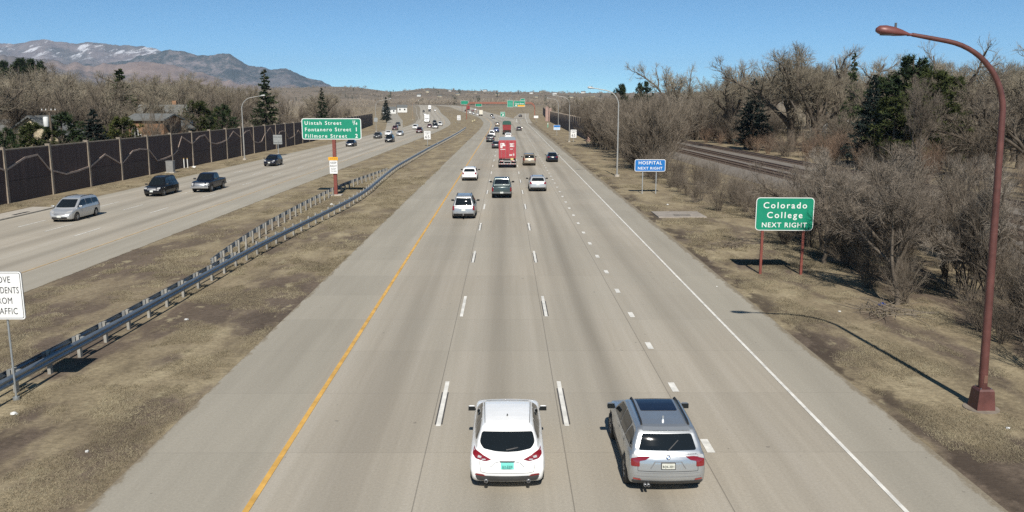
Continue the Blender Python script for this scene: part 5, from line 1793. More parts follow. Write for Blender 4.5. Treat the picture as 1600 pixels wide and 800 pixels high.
def tubes(P, r, sides):
    n, K, _ = P.shape
    d = norm(np.gradient(P, axis=1))
    ref = np.where(np.abs(d[..., 2:3]) > .8, np.array([1., .2, 0]), np.array([0, 0.1, 1.]))
    u = norm(np.cross(d, ref))
    v = np.cross(d, u)
    a = 2 * np.pi * np.arange(sides) / sides
    V = P[:, :, None, :] + (u[:, :, None, :] * np.cos(a)[None, None, :, None] + v[:, :, None, :] * np.sin(a)[None, None, :, None]) * r[:, :, None, None]
    b = (np.arange(n) * K * sides)[:, None, None] + (np.arange(K - 1) * sides)[None, :, None]
    k = np.arange(sides)
    k2 = (k + 1) % sides
    F = np.stack([b + k, b + k2, b + sides + k2, b + sides + k], -1).reshape(-1, 4)
    return V.reshape(-1, 3), F
def blades(g, P, w_):
    """thin tapering strips along short branches (K = 2 gives one triangle each)"""
    n, K, _ = P.shape
    d = norm(P[:, -1] - P[:, 0])
    q = norm(np.cross(d, g.normal(size=d.shape)))
    ww = w_ if np.ndim(w_) else np.full(n, w_)
    V, F = [], []
    if K == 2:
        V = np.stack([P[:, 0] - q * ww[:, None] / 2, P[:, 0] + q * ww[:, None] / 2, P[:, 1]], 1).reshape(-1, 3)
        F = np.arange(3 * n).reshape(-1, 3)
        return V, F
    tw = np.linspace(1, .35, K)
    V = np.stack([P - q[:, None] * (ww[:, None] * tw)[..., None] / 2, P + q[:, None] * (ww[:, None] * tw)[..., None] / 2], 2)
    b = (np.arange(n) * K * 2)[:, None] + (np.arange(K - 1) * 2)[None, :]
    F = np.stack([b, b + 1, b + 3, b + 2], -1).reshape(-1, 4)
    return V.reshape(-1, 3), F
def merge(name, parts, m, parent, smooth=False):
    vs, q3, q4, o = [], [], [], 0
    for v, f in parts:
        vs.append(v)
        (q3 if f.shape[1] == 3 else q4).append(f + o)
        o += len(v)
    fl = ([np.concatenate(q4)] if q4 else []) + ([np.concatenate(q3)] if q3 else [])
    return mesh_np(name, np.concatenate(vs), fl, m, parent, smooth=smooth)

def leafy(name, stops, scale=.5, rough=.9, obj=.25):
    n = N(name)
    co = n.coord()
    f = n.noise(co, scale, 4, .7)
    oi = n.add('ObjectInfo')
    f = n.math('ADD', f, n.math('MULTIPLY_ADD', oi.outputs['Random'], obj, -obj / 2))
    n.put(n.b.inputs['Base Color'], n.ramp(f, *stops))
    n.b.inputs['Roughness'].default_value = rough
    n.b.inputs['Specular IOR Level'].default_value = .2
    return n.m
bark_m = leafy('bark_grey_brown', ((.3, (.055, .044, .034)), (.7, (.15, .125, .098))), 1.5)
twig_m = leafy('bare_twigs_tan', ((.25, (.135, .114, .083)), (.5, (.225, .194, .143)), (.75, (.325, .285, .215))), .25)
twig2_m = leafy('bare_twigs_brown', ((.25, (.105, .086, .066)), (.5, (.172, .143, .110)), (.75, (.25, .213, .165))), .3)
brush_m = leafy('brush_stems_grey', ((.25, (.088, .070, .053)), (.5, (.158, .130, .100)), (.75, (.255, .218, .172))), .5)
red_brush_m = leafy('brush_stems_russet', ((.25, (.14, .092, .066)), (.5, (.22, .152, .108)), (.75, (.29, .215, .155))), .5)
needle_m = leafy('needles_dark_green', ((.3, (.014, .024, .011)), (.55, (.032, .050, .021)), (.75, (.066, .088, .034))), .7)
needle2_m = leafy('needles_blue_green', ((.3, (.012, .020, .018)), (.55, (.026, .040, .034)), (.75, (.050, .066, .054))), .7)
needle3_m = leafy('needles_olive', ((.3, (.026, .034, .011)), (.55, (.056, .068, .021)), (.75, (.11, .118, .036))), .6)

def proto(name):
    t = empty(name)
    return t
def cottonwood(seed, H, spread=.6, dense=1.0, tm=None, w_=1.0, wig=1.0, thick=1.0):
    g = np.random.default_rng(seed)
    t = proto('cottonwood_tree')
    K = 6
    trunk = np.zeros((1, K, 3))
    trunk[0, :, 2] = np.linspace(-.2, .30 * H, K)
    trunk[0, :, :2] = np.cumsum(g.normal(size=(K, 2)) * .012 * H, 0)
    tr = np.linspace(.034, .024, K)[None] * H * thick
    lim, lr = shoots(g, trunk, tr, 6, .55, (.25, .85), .58 * H, 8, .06, .17 * wig, .040 * thick, .30, 1.0, .0)
    b2, r2 = shoots(g, lim, lr, 6, .22, (.4, 1.0), .27 * H * spread / .6, 6, .07, .20 * wig, .036 * thick, .35)
    b3, r3 = shoots(g, np.concatenate([b2]), r2, 6, .2, (.35, 1.0), .14 * H, 5, .08, .20 * wig, .03 * thick, .4)
    e3, er3 = shoots(g, lim, lr, 8, .35, (.5, 1.1), .13 * H, 5, .08, .2 * wig, .03 * thick, .4)
    a3, ar3 = np.concatenate([b3, e3]), np.concatenate([r3, er3])
    b4, r4 = shoots(g, a3, ar3, int(8 * dense), .15, (.3, .95), .085 * H, 3, .10, .18 * wig, .02 * thick, .5)
    b5, r5 = shoots(g, b4, r4, 4, .2, (.3, .9), .045 * H, 2, .1, .1, .02, .5)
    merge('trunk', [tubes(trunk, tr, 9), tubes(lim, lr, 6), tubes(b2, r2, 5)], bark_m, t, True)
    merge('crown', [tubes(a3, ar3, 3), blades(g, b4, .0026 * H * w_), blades(g, b5, .0016 * H * w_)], tm or twig_m, t)
    return t
def willow(seed, H, W, stems=9, tm=None, w_=1.0, n4=7):
    """a rounded thicket tree of many upright stems"""
    g = np.random.default_rng(seed)
    t = proto('bare_thicket_tree')
    n = stems
    base = np.zeros((n, 2, 3))
    base[:, 0, :2] = g.normal(size=(n, 2)) * .10 * W
    base[:, 0, 2] = -.1
    base[:, 1] = base[:, 0] + np.array([0, 0, .3])
    st, sr = shoots(g, base, np.full((n, 2), .05 * H / 8), 2, .5, (.08, .62), H * .82, 8, .05, .075, .012, .3, 1.0, 0)
    b2, r2 = shoots(g, st, sr, 9, .12, (.25, .75), H * .34, 6, .09, .12, .012, .35, 1.0, .5)
    b3, r3 = shoots(g, b2, r2, 6, .15, (.22, .62), H * .17, 4, .10, .07, .012, .4)
    b4, r4 = shoots(g, b3, r3, n4, .1, (.2, .6), H * .085, 2, .1, .08, .01, .5)
    merge('trunk', [tubes(st, sr, 5), tubes(b2, r2, 3)], bark_m if tm is None else brush_m, t, True)
    merge('crown', [blades(g, b3, .004 * H * w_), blades(g, b4, .0024 * H * w_)], tm or brush_m, t)
    return t
def shrub(seed, H, stems=26, tm=None, n3=5, lean=.75):
    g = np.random.default_rng(seed)
    t = proto('bare_shrub')
    n = stems
    base = np.zeros((n, 2, 3))
    base[:, 0, :2] = g.normal(size=(n, 2)) * .22
    base[:, 0, 2] = -.1
    base[:, 1] = base[:, 0] + np.array([0, 0, .15])
    st, sr = shoots(g, base, np.full((n, 2), .035 * H / 5), 1, .5, (.05, lean), H * .9, 8, .03, .11, .008, .3, 1.0, 0)
    b2, r2 = shoots(g, st, sr, 7, .15, (.2, .8), H * .36, 5, .07, .14, .010, .35)
    b3, r3 = shoots(g, b2, r2, n3, .12, (.25, .8), H * .17, 3, .08, .14, .010, .4)
    b4, r4 = shoots(g, b3, r3, 3, .15, (.2, .8), H * .09, 2, .08, .1, .01, .5)
    merge('stems', [tubes(st, sr, 4), tubes(b2, r2, 3)], tm or brush_m, t, True)
    merge('twigs', [blades(g, b3, .010), blades(g, b4, .007)], tm or brush_m, t)
    return t
def spruce(seed, H, R0=.24, nm=None, whorls=30, gap=.0, droop=-.05, top=1.0):
    g = np.random.default_rng(seed)
    t = proto('spruce_tree')
    trunk = np.zeros((1, 8, 3))
    trunk[0, :, 2] = np.linspace(-.2, H, 8)
    tr = np.linspace(.018, .003, 8)[None] * H
    zs = np.linspace(.08, .98, whorls)
    P, Rr = [], []
    for z in zs:
        m = 7 if z < .8 else 5
        a0 = g.random() * 6.28
        for k in range(m):
            if g.random() < gap:
                continue
            a = a0 + 6.28 * k / m + g.normal() * .25
            zz = float(np.clip(z + g.uniform(-.03, .03), .05, .985))
            ln = H * R0 * (1 - z) ** .85 * g.uniform(.65, 1.18) + .008 * H
            d = np.array([np.cos(a), np.sin(a), .25 + droop * 2])
            p = [np.array([0, 0, zz * H])]
            for q in range(4):
                d = d / np.linalg.norm(d)
                p.append(p[-1] + d * ln / 4)
                d = d + np.array([0, 0, droop * (1.6 - q * .9)]) + g.normal(size=3) * .05
            P.append(p); Rr.append(np.linspace(.05, .012, 5) * ln * .5)
    P, Rr = np.array(P), np.array(Rr)
    bl_ = lambda t, par, r_: np.linalg.norm(par[:, -1] - par[:, 0], axis=1)[:, None] * .30 + H * .008
    s1, q1 = shoots(g, P, Rr, 9, .12, (.5, 1.0), bl_, 3, -.05, .12, .02, .5, 1.0, .45)
    s2, q2 = shoots(g, s1, q1, 6, .05, (.3, 1.1), lambda t, par, r_: np.linalg.norm(par[:, -1] - par[:, 0], axis=1)[:, None] * .5 + H * .006, 2, .0, .2, .02, .5, 1.0, .2)
    s3, q3 = shoots(g, P, Rr, 16, .15, (.3, 1.2), lambda t, par, r_: bl_(t, par, r_) * .6, 2, .02, .2, .02, .5, 1.0, .2)
    merge('trunk', [tubes(trunk, tr, 7), tubes(P, Rr, 3)], bark_m, t, True)
    merge('crown', [blades(g, s1, .012 * H), blades(g, s2, .011 * H), blades(g, s3, .012 * H)], nm or needle_m, t)
    return t
def pine(seed, H, nm=None, R0=.26, start=.12, n=46, tuft=.05, round_=1.0):
    """an irregular pine: tufted boughs with gaps"""
    g = np.random.default_rng(seed)
    t = proto('pine_tree')
    trunk = np.zeros((1, 8, 3))
    trunk[0, :, 2] = np.linspace(-.2, H * .96, 8)
    trunk[0, 1:, :2] = np.cumsum(g.normal(size=(7, 2)) * .006 * H, 0)
    tr = np.linspace(.022, .006, 8)[None] * H
    P, Rr = [], []
    for i in range(n):
        z = start + (1 - start) * (i + g.random()) / n
        a = g.random() * 6.28
        env = (1 - ((z - .42) / .62) ** 2) if z > .42 else .75 + .25 * (z / .42)
        ln = H * R0 * max(.16, env) ** round_ * g.uniform(.6, 1.2)
        d = np.array([np.cos(a), np.sin(a), g.uniform(-.05, .55)])
        p = [np.array([*(trunk[0, min(7, int(z * 7)), :2]), z * H * .95])]
        for q in range(4):
            d = d / np.linalg.norm(d)
            p.append(p[-1] + d * ln / 4)
            d = d + np.array([0, 0, .12]) + g.normal(size=3) * .15
        P.append(p); Rr.append(np.linspace(.05, .015, 5) * ln * .4)
    P, Rr = np.array(P), np.array(Rr)
    s1, q1 = shoots(g, P, Rr, 7, .3, (.4, 1.0), H * .075, 3, .12, .15, .02, .5, 1.0, .2)
    s2, q2 = shoots(g, s1, q1, 18, .25, (.3, 1.5), H * tuft, 2, .06, .15, .02, .5, 1.0, .1)
    merge('trunk', [tubes(trunk, tr, 8), tubes(P, Rr, 4), tubes(s1, q1, 3)], bark_m, t, True)
    merge('crown', [blades(g, s2, .013 * H)], nm or needle_m, t)
    return t

pale_m = leafy('brush_twigs_pale_grey', ((.25, (.110, .090, .070)), (.5, (.188, .158, .126)), (.75, (.295, .258, .212))), .4)
PROTO = {
    'sapling': [cottonwood(s, 7, .55, 1.2, pale_m, 1.0, .55, .62) for s in (61, 62, 63)],
    'cotton': [cottonwood(s, 18, sp, d, m) for s, sp, d, m in ((1, .62, 1.0, None), (2, .7, 1.1, None), (3, .55, .9, twig2_m), (4, .66, 1.0, None), (5, .6, .55, None))],
    'willow': [willow(s, 9, 6, n, m) for s, n, m in ((11, 11, twig2_m), (12, 13, None), (13, 10, twig2_m))] + [willow(14, 9, 5, 9, None, .6, 7), willow(15, 9, 5, 7, None, .6, 7)],
    'shrub': [shrub(s, 5.2, n, m, 5, l) for s, n, m, l in ((21, 30, None, .8), (22, 24, None, .65), (23, 34, None, .95), (24, 16, None, .5))],
    'russet': [shrub(s, 4.2, n, red_brush_m, 5, .7) for s, n in ((31, 30), (32, 26))],
    'spruce': [spruce(41, 14, .20, needle_m, 26, .14), spruce(42, 12, .27, needle2_m, 26, .05), spruce(43, 14, .17, needle_m, 24, .3)],
    'pine': [pine(51, 14, needle_m), pine(52, 14, needle3_m, .30, .05, 56, .05), pine(53, 8, needle3_m, .34, .03, 50, .055), pine(54, 9, needle_m, .30, .04, 50, .055)],
}
USED = set()
TOPS = {k: [max(float(np.quantile(np.array([q.co.z for q in c.data.vertices]), .998)) for c in children_of(t)) for t in v] for k, v in PROTO.items()}
def plant(kind, v, x, y, h, label, cat='tree', group=None, name=None, rz=None, wide=1.0):
    src = PROTO[kind][v % len(PROTO[kind])]
    base_h = TOPS[kind][v % len(PROTO[kind])]
    if src.name not in USED:
        USED.add(src.name)
        t = src
        KIDS[src.name] = children_of(src)
        for c in KIDS[src.name]:
            KIDS[c.name] = []
    else:
        t = src.copy()
        COL.objects.link(t)
        for ch in KIDS[src.name]:
            c = ch.copy()
            COL.objects.link(c)
            c.parent = t
    for k in ('label', 'category', 'group'):
        if k in t:
            del t[k]
    if name:
        t.name = name
    t.location = (x, y, zt(y))
    t.rotation_euler = (0, 0, rng.uniform(0, 6.28) if rz is None else rz)
    s = h / base_h
    t.scale = (s * wide, s * wide, s)
    return tag(t, label, cat, group)
def scatter(n, region, mind, seed, avoid=()):
    r = random.Random(seed)
    pts = []
    tries = 0
    while len(pts) < n and tries < 8000:
        tries += 1
        p = region(r)
        if all((p[0] - q[0]) ** 2 + (p[1] - q[1]) ** 2 > mind ** 2 for q in pts) and all((p[0] - a) ** 2 + (p[1] - b) ** 2 > c * c for a, b, c in avoid):
            pts.append(p)
    return pts
def dirx(px):
    d = _ray(px, 162)
    return d[0] / d[1]
def stand(px, y):
    return dirx(px) * y, y
def top_h(py, y):
    """height of something whose top the photograph shows at row py, y metres away"""
    d = _ray(800, py)
    return CAM_H + d[2] / d[1] * y - zt(y)

# right side: named trees first
def named(kind, v, px, py, y, label, cat, wide=1.0, name=None, rz=None):
    x, y = stand(px, y)
    return plant(kind, v, x, y, top_h(py, y), label, cat, None, name, rz, wide)
named('pine', 0, 1425, 86, 118, 'tall dark pine with two heads, in front of the bare cottonwoods beyond the railway', 'pine tree', 1.05)
named('pine', 1, 1452, 108, 113, 'olive green pine at the right side of the tall dark pine', 'pine tree', 1.1)
named('pine', 1, 1402, 150, 112, 'low olive pine at the foot of the tall dark pine', 'pine tree', 1.5)
named('pine', 0, 1384, 116, 122, 'dark pine leaning on the left side of the tall dark pine', 'pine tree', 1.2)
named('pine', 1, 1478, 118, 116, 'olive dark pine with drooping boughs, rightmost of the pine clump', 'pine tree', 1.15)
named('spruce', 1, 1364, 116, 120, 'dark spruce with a brown top left of the tall pine', 'spruce tree', 1.05)
named('spruce', 2, 1330, 82, 150, 'thin pointed spruce rising between the cottonwoods', 'spruce tree', .8)
named('spruce', 1, 1178, 122, 168, 'broad dark spruce beyond the railway in front of the bare cottonwoods', 'spruce tree', 1.15)
named('pine', 0, 970, 131, 232, 'small round dark pine left of its taller neighbour above the bare thicket', 'pine tree', .8)
named('pine', 0, 1004, 127, 236, 'dark pine above the large bare thicket, right of the small round pine', 'pine tree', .9)
named('willow', 0, 1106, 118, 205, 'dark rounded bare tree beyond the railway behind two lamp heads', 'tree', 1.25, 'dark_bare_tree')
named('cotton', 0, 1240, 66, 160, 'tallest pale bare cottonwood, with a broad rounded crown', 'tree', 1.05)
named('cotton', 4, 1480, 58, 128, 'sparse bare cottonwood with dark curved limbs against the sky under the lamp arm', 'tree', .8)
named('cotton', 3, 1048, 97, 242, 'bare cottonwood with open crown right of the dark pine pair', 'tree', .9)
named('cotton', 1, 1146, 92, 195, 'bare cottonwood with a leaning dark limb left of the broad spruce', 'tree', .8)
named('cotton', 1, 1318, 74, 172, 'bare cottonwood with fan shaped crown behind the thin pointed spruce', 'tree', .95)
named('cotton', 2, 1560, 100, 100, 'dark spreading bare cottonwood at the right edge behind the lamp pole', 'tree', 1.15)
named('cotton', 4, 1604, 66, 118, 'tall bare cottonwood cut off by the right edge of the view', 'tree', .9)
named('sapling', 1, 1441, 118, 100, 'pale thin bare tree in front of the pine clump beyond the railway', 'tree', .7)
LBL_R = 'bare cottonwood standing among others in the grove beyond the railway on the right'
r2 = random.Random(77)
for x, y in scatter(60, lambda r: (lambda y: (r.uniform(52 + .02 * y, 62 + y * .42), y))(r.uniform(85, 330)), 8, 3, [(*stand(1425, 118), 7), (*stand(1178, 168), 7), (*stand(1364, 120), 6)]):
    px = 800 + FPX * x / y
    sky_ = np.interp(px, [900, 960, 1040, 1100, 1150, 1200, 1300, 1380, 1440, 1520, 1600, 2000], [140, 132, 112, 116, 108, 88, 84, 92, 96, 98, 92, 80])
    h = min(21, max(9, top_h(sky_ + r2.uniform(-2, 22), y)))
    plant('cotton', r2.choice([0, 1, 2, 3]), x, y, h, LBL_R, 'tree', 'bare cottonwoods beyond the railway', None, None, r2.uniform(.85, 1.15))
LBL_RS = 'russet brown bare shrub in the row along the far side of the railway'
for x, y in scatter(64, lambda r: (lambda y: (r.uniform(48, 56) + rail_ref(y) * .9, y))(r.uniform(70, 260)), 2.4, 4):
    plant(r2.choice(['russet', 'russet', 'shrub']), r2.randrange(4), x, y, r2.uniform(3, 5.5), LBL_RS, 'shrub', 'russet shrubs along the far side of the railway', 'bare_shrub', None, r2.uniform(1, 1.35))
LBL_RW = 'bare thicket tree filling the grove edge under the cottonwoods beyond the railway'
for x, y in scatter(34, lambda r: (lambda y: (r.uniform(52, 72) + rail_ref(y), y))(r.uniform(80, 300)), 5, 14):
    plant('willow', r2.randrange(3), x, y, r2.uniform(6, 10), LBL_RW, 'tree', 'thicket trees under the cottonwoods', None, None, r2.uniform(1, 1.4))
# brush between the verge and the railway
LBL_TB = 'tall thin bare sapling clump between the right verge and the railway'
for x, y in scatter(28, lambda r: (lambda y: (r.uniform(19.5, 28), y))(r.uniform(30, 64)), 2.8, 55):
    k = r2.choice(['sapling', 'sapling', 'willow'])
    plant(k, 3 + r2.randrange(2) if k == 'willow' else r2.randrange(3), x, y, r2.uniform(5.6, 7.4) * (1.0 if y < 52 else .8), LBL_TB, 'tree', 'sapling clumps along the right verge', 'bare_sapling_clump', None, r2.uniform(.9, 1.2))
LBL_NB = 'bare grey shrub in the thick brush between the right verge and the railway'
for x, y in scatter(96, lambda r: (lambda y: (r.uniform(17.6 if y < 60 else 16.8, min(27.5, 27.5 - (y - 60) * .12)), y))(r.uniform(27, 98)), 1.35, 5, [(14.1, 69, 3.2), (14.4, 85, 2.6)]):
    h = r2.uniform(2.6, 4.2) * (1.0 if y < 60 else .95) * (.8 if x < 19.5 else 1) * (.72 if x > 23.5 else 1)
    plant('shrub', r2.randrange(4), x, y, h, LBL_NB, 'shrub', 'bare shrubs along the right verge', None, None, r2.uniform(.9, 1.3))
for k, (px, y, h, lb) in enumerate(((1305, 47, 6.6, 'small bare tree with a dark trunk right behind the Colorado College sign'), (1435, 37, 6.2, 'small dark stemmed bare tree in the brush left of the red lamp pole'), (1590, 36, 6.4, 'small bare tree right of the red lamp pole'))):
    x, y = stand(px, y)
    plant('sapling', k, x, y, h, lb, 'tree', None, 'small_bare_tree', None, 1.0)
LBL_BT = 'large rounded bare thicket beside the right sound wall, behind the grey lamp'
for x, y in scatter(30, lambda r: (lambda y: (r.uniform(18.2, .180 * y), y))(r.uniform(112, 205)), 2.3, 6):
    plant('willow', r2.randrange(3), x, y, r2.uniform(8.6, 11.0), LBL_BT, 'tree', 'rounded thicket beside the right sound wall', None, None, r2.uniform(1.0, 1.3))
LBL_BS = 'bare grey shrub at the foot of the large thicket on the right verge'
for x, y in scatter(14, lambda r: (lambda y: (r.uniform(17.5, 20.5), y))(r.uniform(92, 135)), 2.0, 16, [(14.4, 85, 3.5)]):
    plant('shrub', r2.randrange(4), x, y, r2.uniform(3.0, 4.6), LBL_BS, 'shrub', 'shrubs before the rounded thicket', None, None, r2.uniform(.9, 1.3))
LBL_RF = 'bare tree behind the right sound wall'
for x, y in scatter(34, lambda r: (lambda y: (r.uniform(24 + (y - 200) * .01, 60), y))(r.uniform(200, 520)), 6, 7):
    plant(r2.choice(['cotton', 'willow', 'willow']), r2.randrange(3), x, y, r2.uniform(8, 12.5), LBL_RF, 'tree', 'bare trees behind the right sound wall', None, None, r2.uniform(1, 1.3))

# left side: evergreens behind the wall, one by one
for a in (('spruce', 0, 190, 107, 150, 'tall dark spruce with ragged boughs left of the orange brick house', 'spruce tree', 1.5), ('spruce', 2, 415, 108, 190, 'very tall narrow spruce behind the left lamp and sound wall', 'spruce tree', 1.45),
          ('spruce', 1, 143, 170, 107, 'blue green spruce just over the sound wall, third evergreen from the left', 'spruce tree', 1.5), ('pine', 2, 44, 191, 92, 'bushy olive evergreen just over the wall near the left edge', 'evergreen tree', 1.35),
          ('pine', 3, 94, 176, 99, 'dark loose evergreen over the wall beside the utility pole', 'evergreen tree', 1.4), ('pine', 3, 2, 200, 87, 'dark evergreen at the left edge of the view over the wall', 'evergreen tree', 1.0),
          ('pine', 2, 187, 182, 114, 'small round green evergreen at the left end of the orange brick house', 'evergreen tree', 1.3), ('pine', 2, 306, 157, 142, 'large bright green evergreen over the wall right of the orange brick house', 'evergreen tree', 1.25),
          ('pine', 3, 346, 163, 153, 'dark green evergreen right of the large bright green one', 'evergreen tree', 1.15), ('spruce', 2, 503, 137, 260, 'slim dark spruce behind the street list sign', 'spruce tree', 1.1),
          ('pine', 0, 36, 92, 330, 'dark pine on the rise under the left end of the mountains', 'pine tree', 1.0), ('pine', 0, 48, 91, 335, 'dark pine second on the rise under the mountains', 'pine tree', 1.1), ('pine', 0, 62, 92, 332, 'dark pine third on the rise under the mountains', 'pine tree', 1.0),
          ('pine', 0, 14, 95, 340, 'lone dark pine farthest left on the rise under the mountains', 'pine tree', .8), ('spruce', 1, 603, 151, 420, 'dark spruce at the top of the left ramp behind the lamp', 'spruce tree', .9)):
    named(*a)
LBL_L = 'bare tree standing among others in the grove behind the left sound wall'
HOUSES = [(-53, 126, 5), (-61, 145, 6), (-58, 104, 4)]
r3 = random.Random(9)
for x, y in scatter(160, lambda r: (lambda y: (r.uniform(-60 - y * .62, -56 - max(0, y - 280) * .14), y))(r.uniform(72, 430)), 5.6, 8, HOUSES):
    px = 795 + FPX * x / y
    if px < -260:
        continue
    sky_ = np.interp(px, [-300, 0, 90, 150, 200, 260, 330, 400, 470, 540, 620, 700], [100, 103, 101, 118, 122, 114, 128, 133, 138, 146, 152, 156])
    h = min(18, max(6.5, top_h(sky_ + r3.uniform(-2, 26), y)))
    if x > -56 and 108 < y < 122:
        continue
    plant(r3.choice(['cotton', 'cotton', 'cotton', 'willow']), r3.randrange(4), x, y, h, LBL_L, 'tree', 'bare trees behind the left sound wall', None, None, r3.uniform(.95, 1.25))
named('cotton', 2, 26, 118, 112, 'big bare tree with dark forked limbs at the left edge behind the wall', 'tree', 1.25)
named('cotton', 2, 92, 98, 300, 'dark limbed bare tree on the rise under the snowy mountain', 'tree', 1.1)
named('cotton', 3, 250, 112, 190, 'dark spreading bare tree behind the orange brick house', 'tree', 1.2)
named('cotton', 0, 306, 112, 230, 'tall thin bare tree right of the dark spreading one, against the mountain', 'tree', .7)
named('willow', 0, 232, 172, 118, 'thin bare tree with branches across the front of the orange brick house', 'tree', .8)
named('cotton', 4, 262, 150, 134, 'bare open tree at the right corner of the orange brick house', 'tree', .8)
LBL_LS = 'bare shrub just behind the left sound wall'
for x, y in scatter(30, lambda r: (lambda y: (r.uniform(-60, -52) - max(0, y - 200) * .1, y))(r.uniform(70, 260)), 4, 18, HOUSES):
    plant('willow', r3.randrange(3), x, y, r3.uniform(5.2, 7.2), LBL_LS, 'tree', 'thicket trees just behind the left sound wall', None, None, r3.uniform(1, 1.3))

# the far woods: one mass of crowns on both sides and over the bluff
def far_woods():
    g = np.random.default_rng(99)
    n = 2600
    y = g.uniform(430, 1500, n)
    side = g.random(n)
    x = np.where(side < .62, -g.uniform(0, 1, n) * (120 + y * .55) - 75 - np.clip(y - 430, 0, 900) * .115, g.uniform(0, 1, n) * (60 + y * .42) + 26 + np.clip(y - 600, 0, 400) * .03)
    mid = (y > 900) & (g.random(n) < .5)
    x = np.where(mid, g.uniform(-140, 120, n), x)
    y = np.where(mid, g.uniform(1020, 1500, n), y)
    z = np.interp(y, _ty, _tz)
    H = np.clip(g.normal(9.5, 2.4, n), 5, 15) * np.where(y < 700, .9, 1.0)
    hill_n = 3200
    hx, hy = g.uniform(-2200, 1800, hill_n), g.uniform(1500, 3300, hill_n)
    hz = bluff(hx, hy) - 1
    hH = np.clip(g.normal(7.5, 2.5, hill_n), 3, 14)
    X, Y, Z, Hh = np.concatenate([x, hx]), np.concatenate([y, hy]), np.concatenate([z, hz]), np.concatenate([H, hH])
    ever = g.random(len(X)) < np.where(np.arange(len(X)) < n, .035, .16)
    for name, sel, m, k in (('far_bare_woods', ~ever, leafy('far_twigs', ((.25, (.175, .145, .112)), (.5, (.255, .215, .168)), (.75, (.33, .285, .225))), .02), 58), ('far_evergreen_woods', ever, needle_m, 46)):
        c = np.stack([X[sel], Y[sel], Z[sel]], 1)
        h = Hh[sel]
        N_ = len(c)
        a = g.uniform(0, 6.28, (N_, k)); el = g.uniform(.15, 1.35, (N_, k)) if name[4] == 'b' else g.uniform(-.3, 1.2, (N_, k))
        d = np.stack([np.cos(a) * np.cos(el), np.sin(a) * np.cos(el), np.sin(el)], -1)
        b = c[:, None] + np.stack([0 * h, 0 * h, h * .12], 1)[:, None] + d * (h[:, None] * g.uniform(.10, .55, (N_, k)))[..., None]
        if name[4] != 'b':
            b = c[:, None] + np.stack([g.normal(size=(N_, k)) * h[:, None] * .07, g.normal(size=(N_, k)) * h[:, None] * .07, g.uniform(.05, .9, (N_, k)) * h[:, None]], -1)
        e = b + norm(d + np.array([0, 0, .35])) * (h[:, None] * g.uniform(.16, .34, (N_, k)))[..., None]
        P = np.stack([b.reshape(-1, 3), e.reshape(-1, 3)], 1)
        wd = np.repeat(h * .03 * np.clip(c[:, 1] / 900, .8, 2.2), k)
        v, f = blades(g, P, wd)
        tag(mesh_np(name, v, f, m), kind='stuff')
far_woods()
# ------------------------------------------------------------------ houses, poles and boxes behind the walls
roof_grey = mat('shingle_grey', (.13, .135, .13), .9, 0, .25, 2)
brick_orange = mat('orange_brick', (.27, .15, .082), .85, 0, .2, 1.6)
stucco_m = mat('cream_siding', (.50, .43, .30), .8, 0, .1)
sid_white = mat('white_siding', (.66, .66, .63), .7, 0, .06)
def house(label, x, y, w_, d, h, rh, wm, rm, rz=0.0, arch=False, group=None, chimney=True):
    t = thing('house', label, 'house', (x, y, zt(y)), rz, group)
    MB().box((0, 0, h / 2), (w_, d, h)).prism([(-d / 2, h), (d / 2, h), (0, h + rh)], 0, -w_ / 2, w_ / 2).build('wall', wm, t)
    o = .45
    k = rh / (d / 2)
    rf = MB()
    for s in (-1, 1):
        rf.prism([(s * (d / 2 + o), h - o * k + .02), (0, h + rh + .02), (0, h + rh + .24), (s * (d / 2 + o), h - o * k + .24)], 0, -w_ / 2 - o, w_ / 2 + o)
    r_ = rf.build('roof', rm, t)
    if chimney:
        MB().box((w_ * .22, .6, h + rh + .1), (.7, .7, 1.6), 0, .03).build('chimney', brick_orange, r_)
    n = max(2, int(w_ / 3.2))
    for k_ in range(n):
        xx = -w_ / 2 + w_ * (k_ + .5) / n
        f = MB().box((xx, -d / 2 - .03, h * .58), (1.3, .08, 1.5)).build('window', sid_white, t)
        MB().box((xx, -d / 2 - .075, h * .58), (1.1, .02, 1.3)).build('pane', glass_m, f)
    if arch:
        pts = [(-.75, h * .55), (.75, h * .55), (.75, h * .55 + 1.4)] + [(.75 * math.cos(R(a)), h * .55 + 1.4 + .75 * math.sin(R(a))) for a in range(15, 180, 15)] + [(-.75, h * .55 + 1.4)]
        f = MB().prism([(p[0], p[1]) for p in pts], 0, w_ / 2 + .02, w_ / 2 + .07).build('arched_window', sid_white, t)
        MB().prism([(p[0] * .4 - .36, (p[1] - h * .55) * .78 + h * .55 + .15) for p in pts], 0, w_ / 2 + .075, w_ / 2 + .09).prism([(p[0] * .4 + .36, (p[1] - h * .55) * .78 + h * .55 + .15) for p in pts], 0, w_ / 2 + .075, w_ / 2 + .09).build('pane', glass_m, f)
    return t
def brick_house():
    y = 128
    x = dirx(240) * y
    t = house('orange brick house with an arched white window, just over the left sound wall', x, y, 5.6, 5.0, 6.7, .7, brick_orange, roof_grey, R(-8), False, None, False)
    f = MB().prism([(-2.3, 4.2), (-1.2, 4.2), (-1.2, 5.1)] + [(-1.75 + .55 * math.cos(R(a)), 5.1 + .55 * math.sin(R(a))) for a in range(15, 180, 15)] + [(-2.3, 5.1)], 1, -2.66, -2.58).build('arched_window', sid_white, t)
    MB().box((-2.0, -2.67, 4.75), (.4, .02, .85)).box((-1.5, -2.67, 4.75), (.4, .02, .85)).build('pane', glass_m, f)
brick_house()
house('grey roofed house with a white dormer behind the orange brick house', dirx(256) * 146, 146, 7.4, 7, 6.4, 2.3, sid_white, roof_grey, R(5))
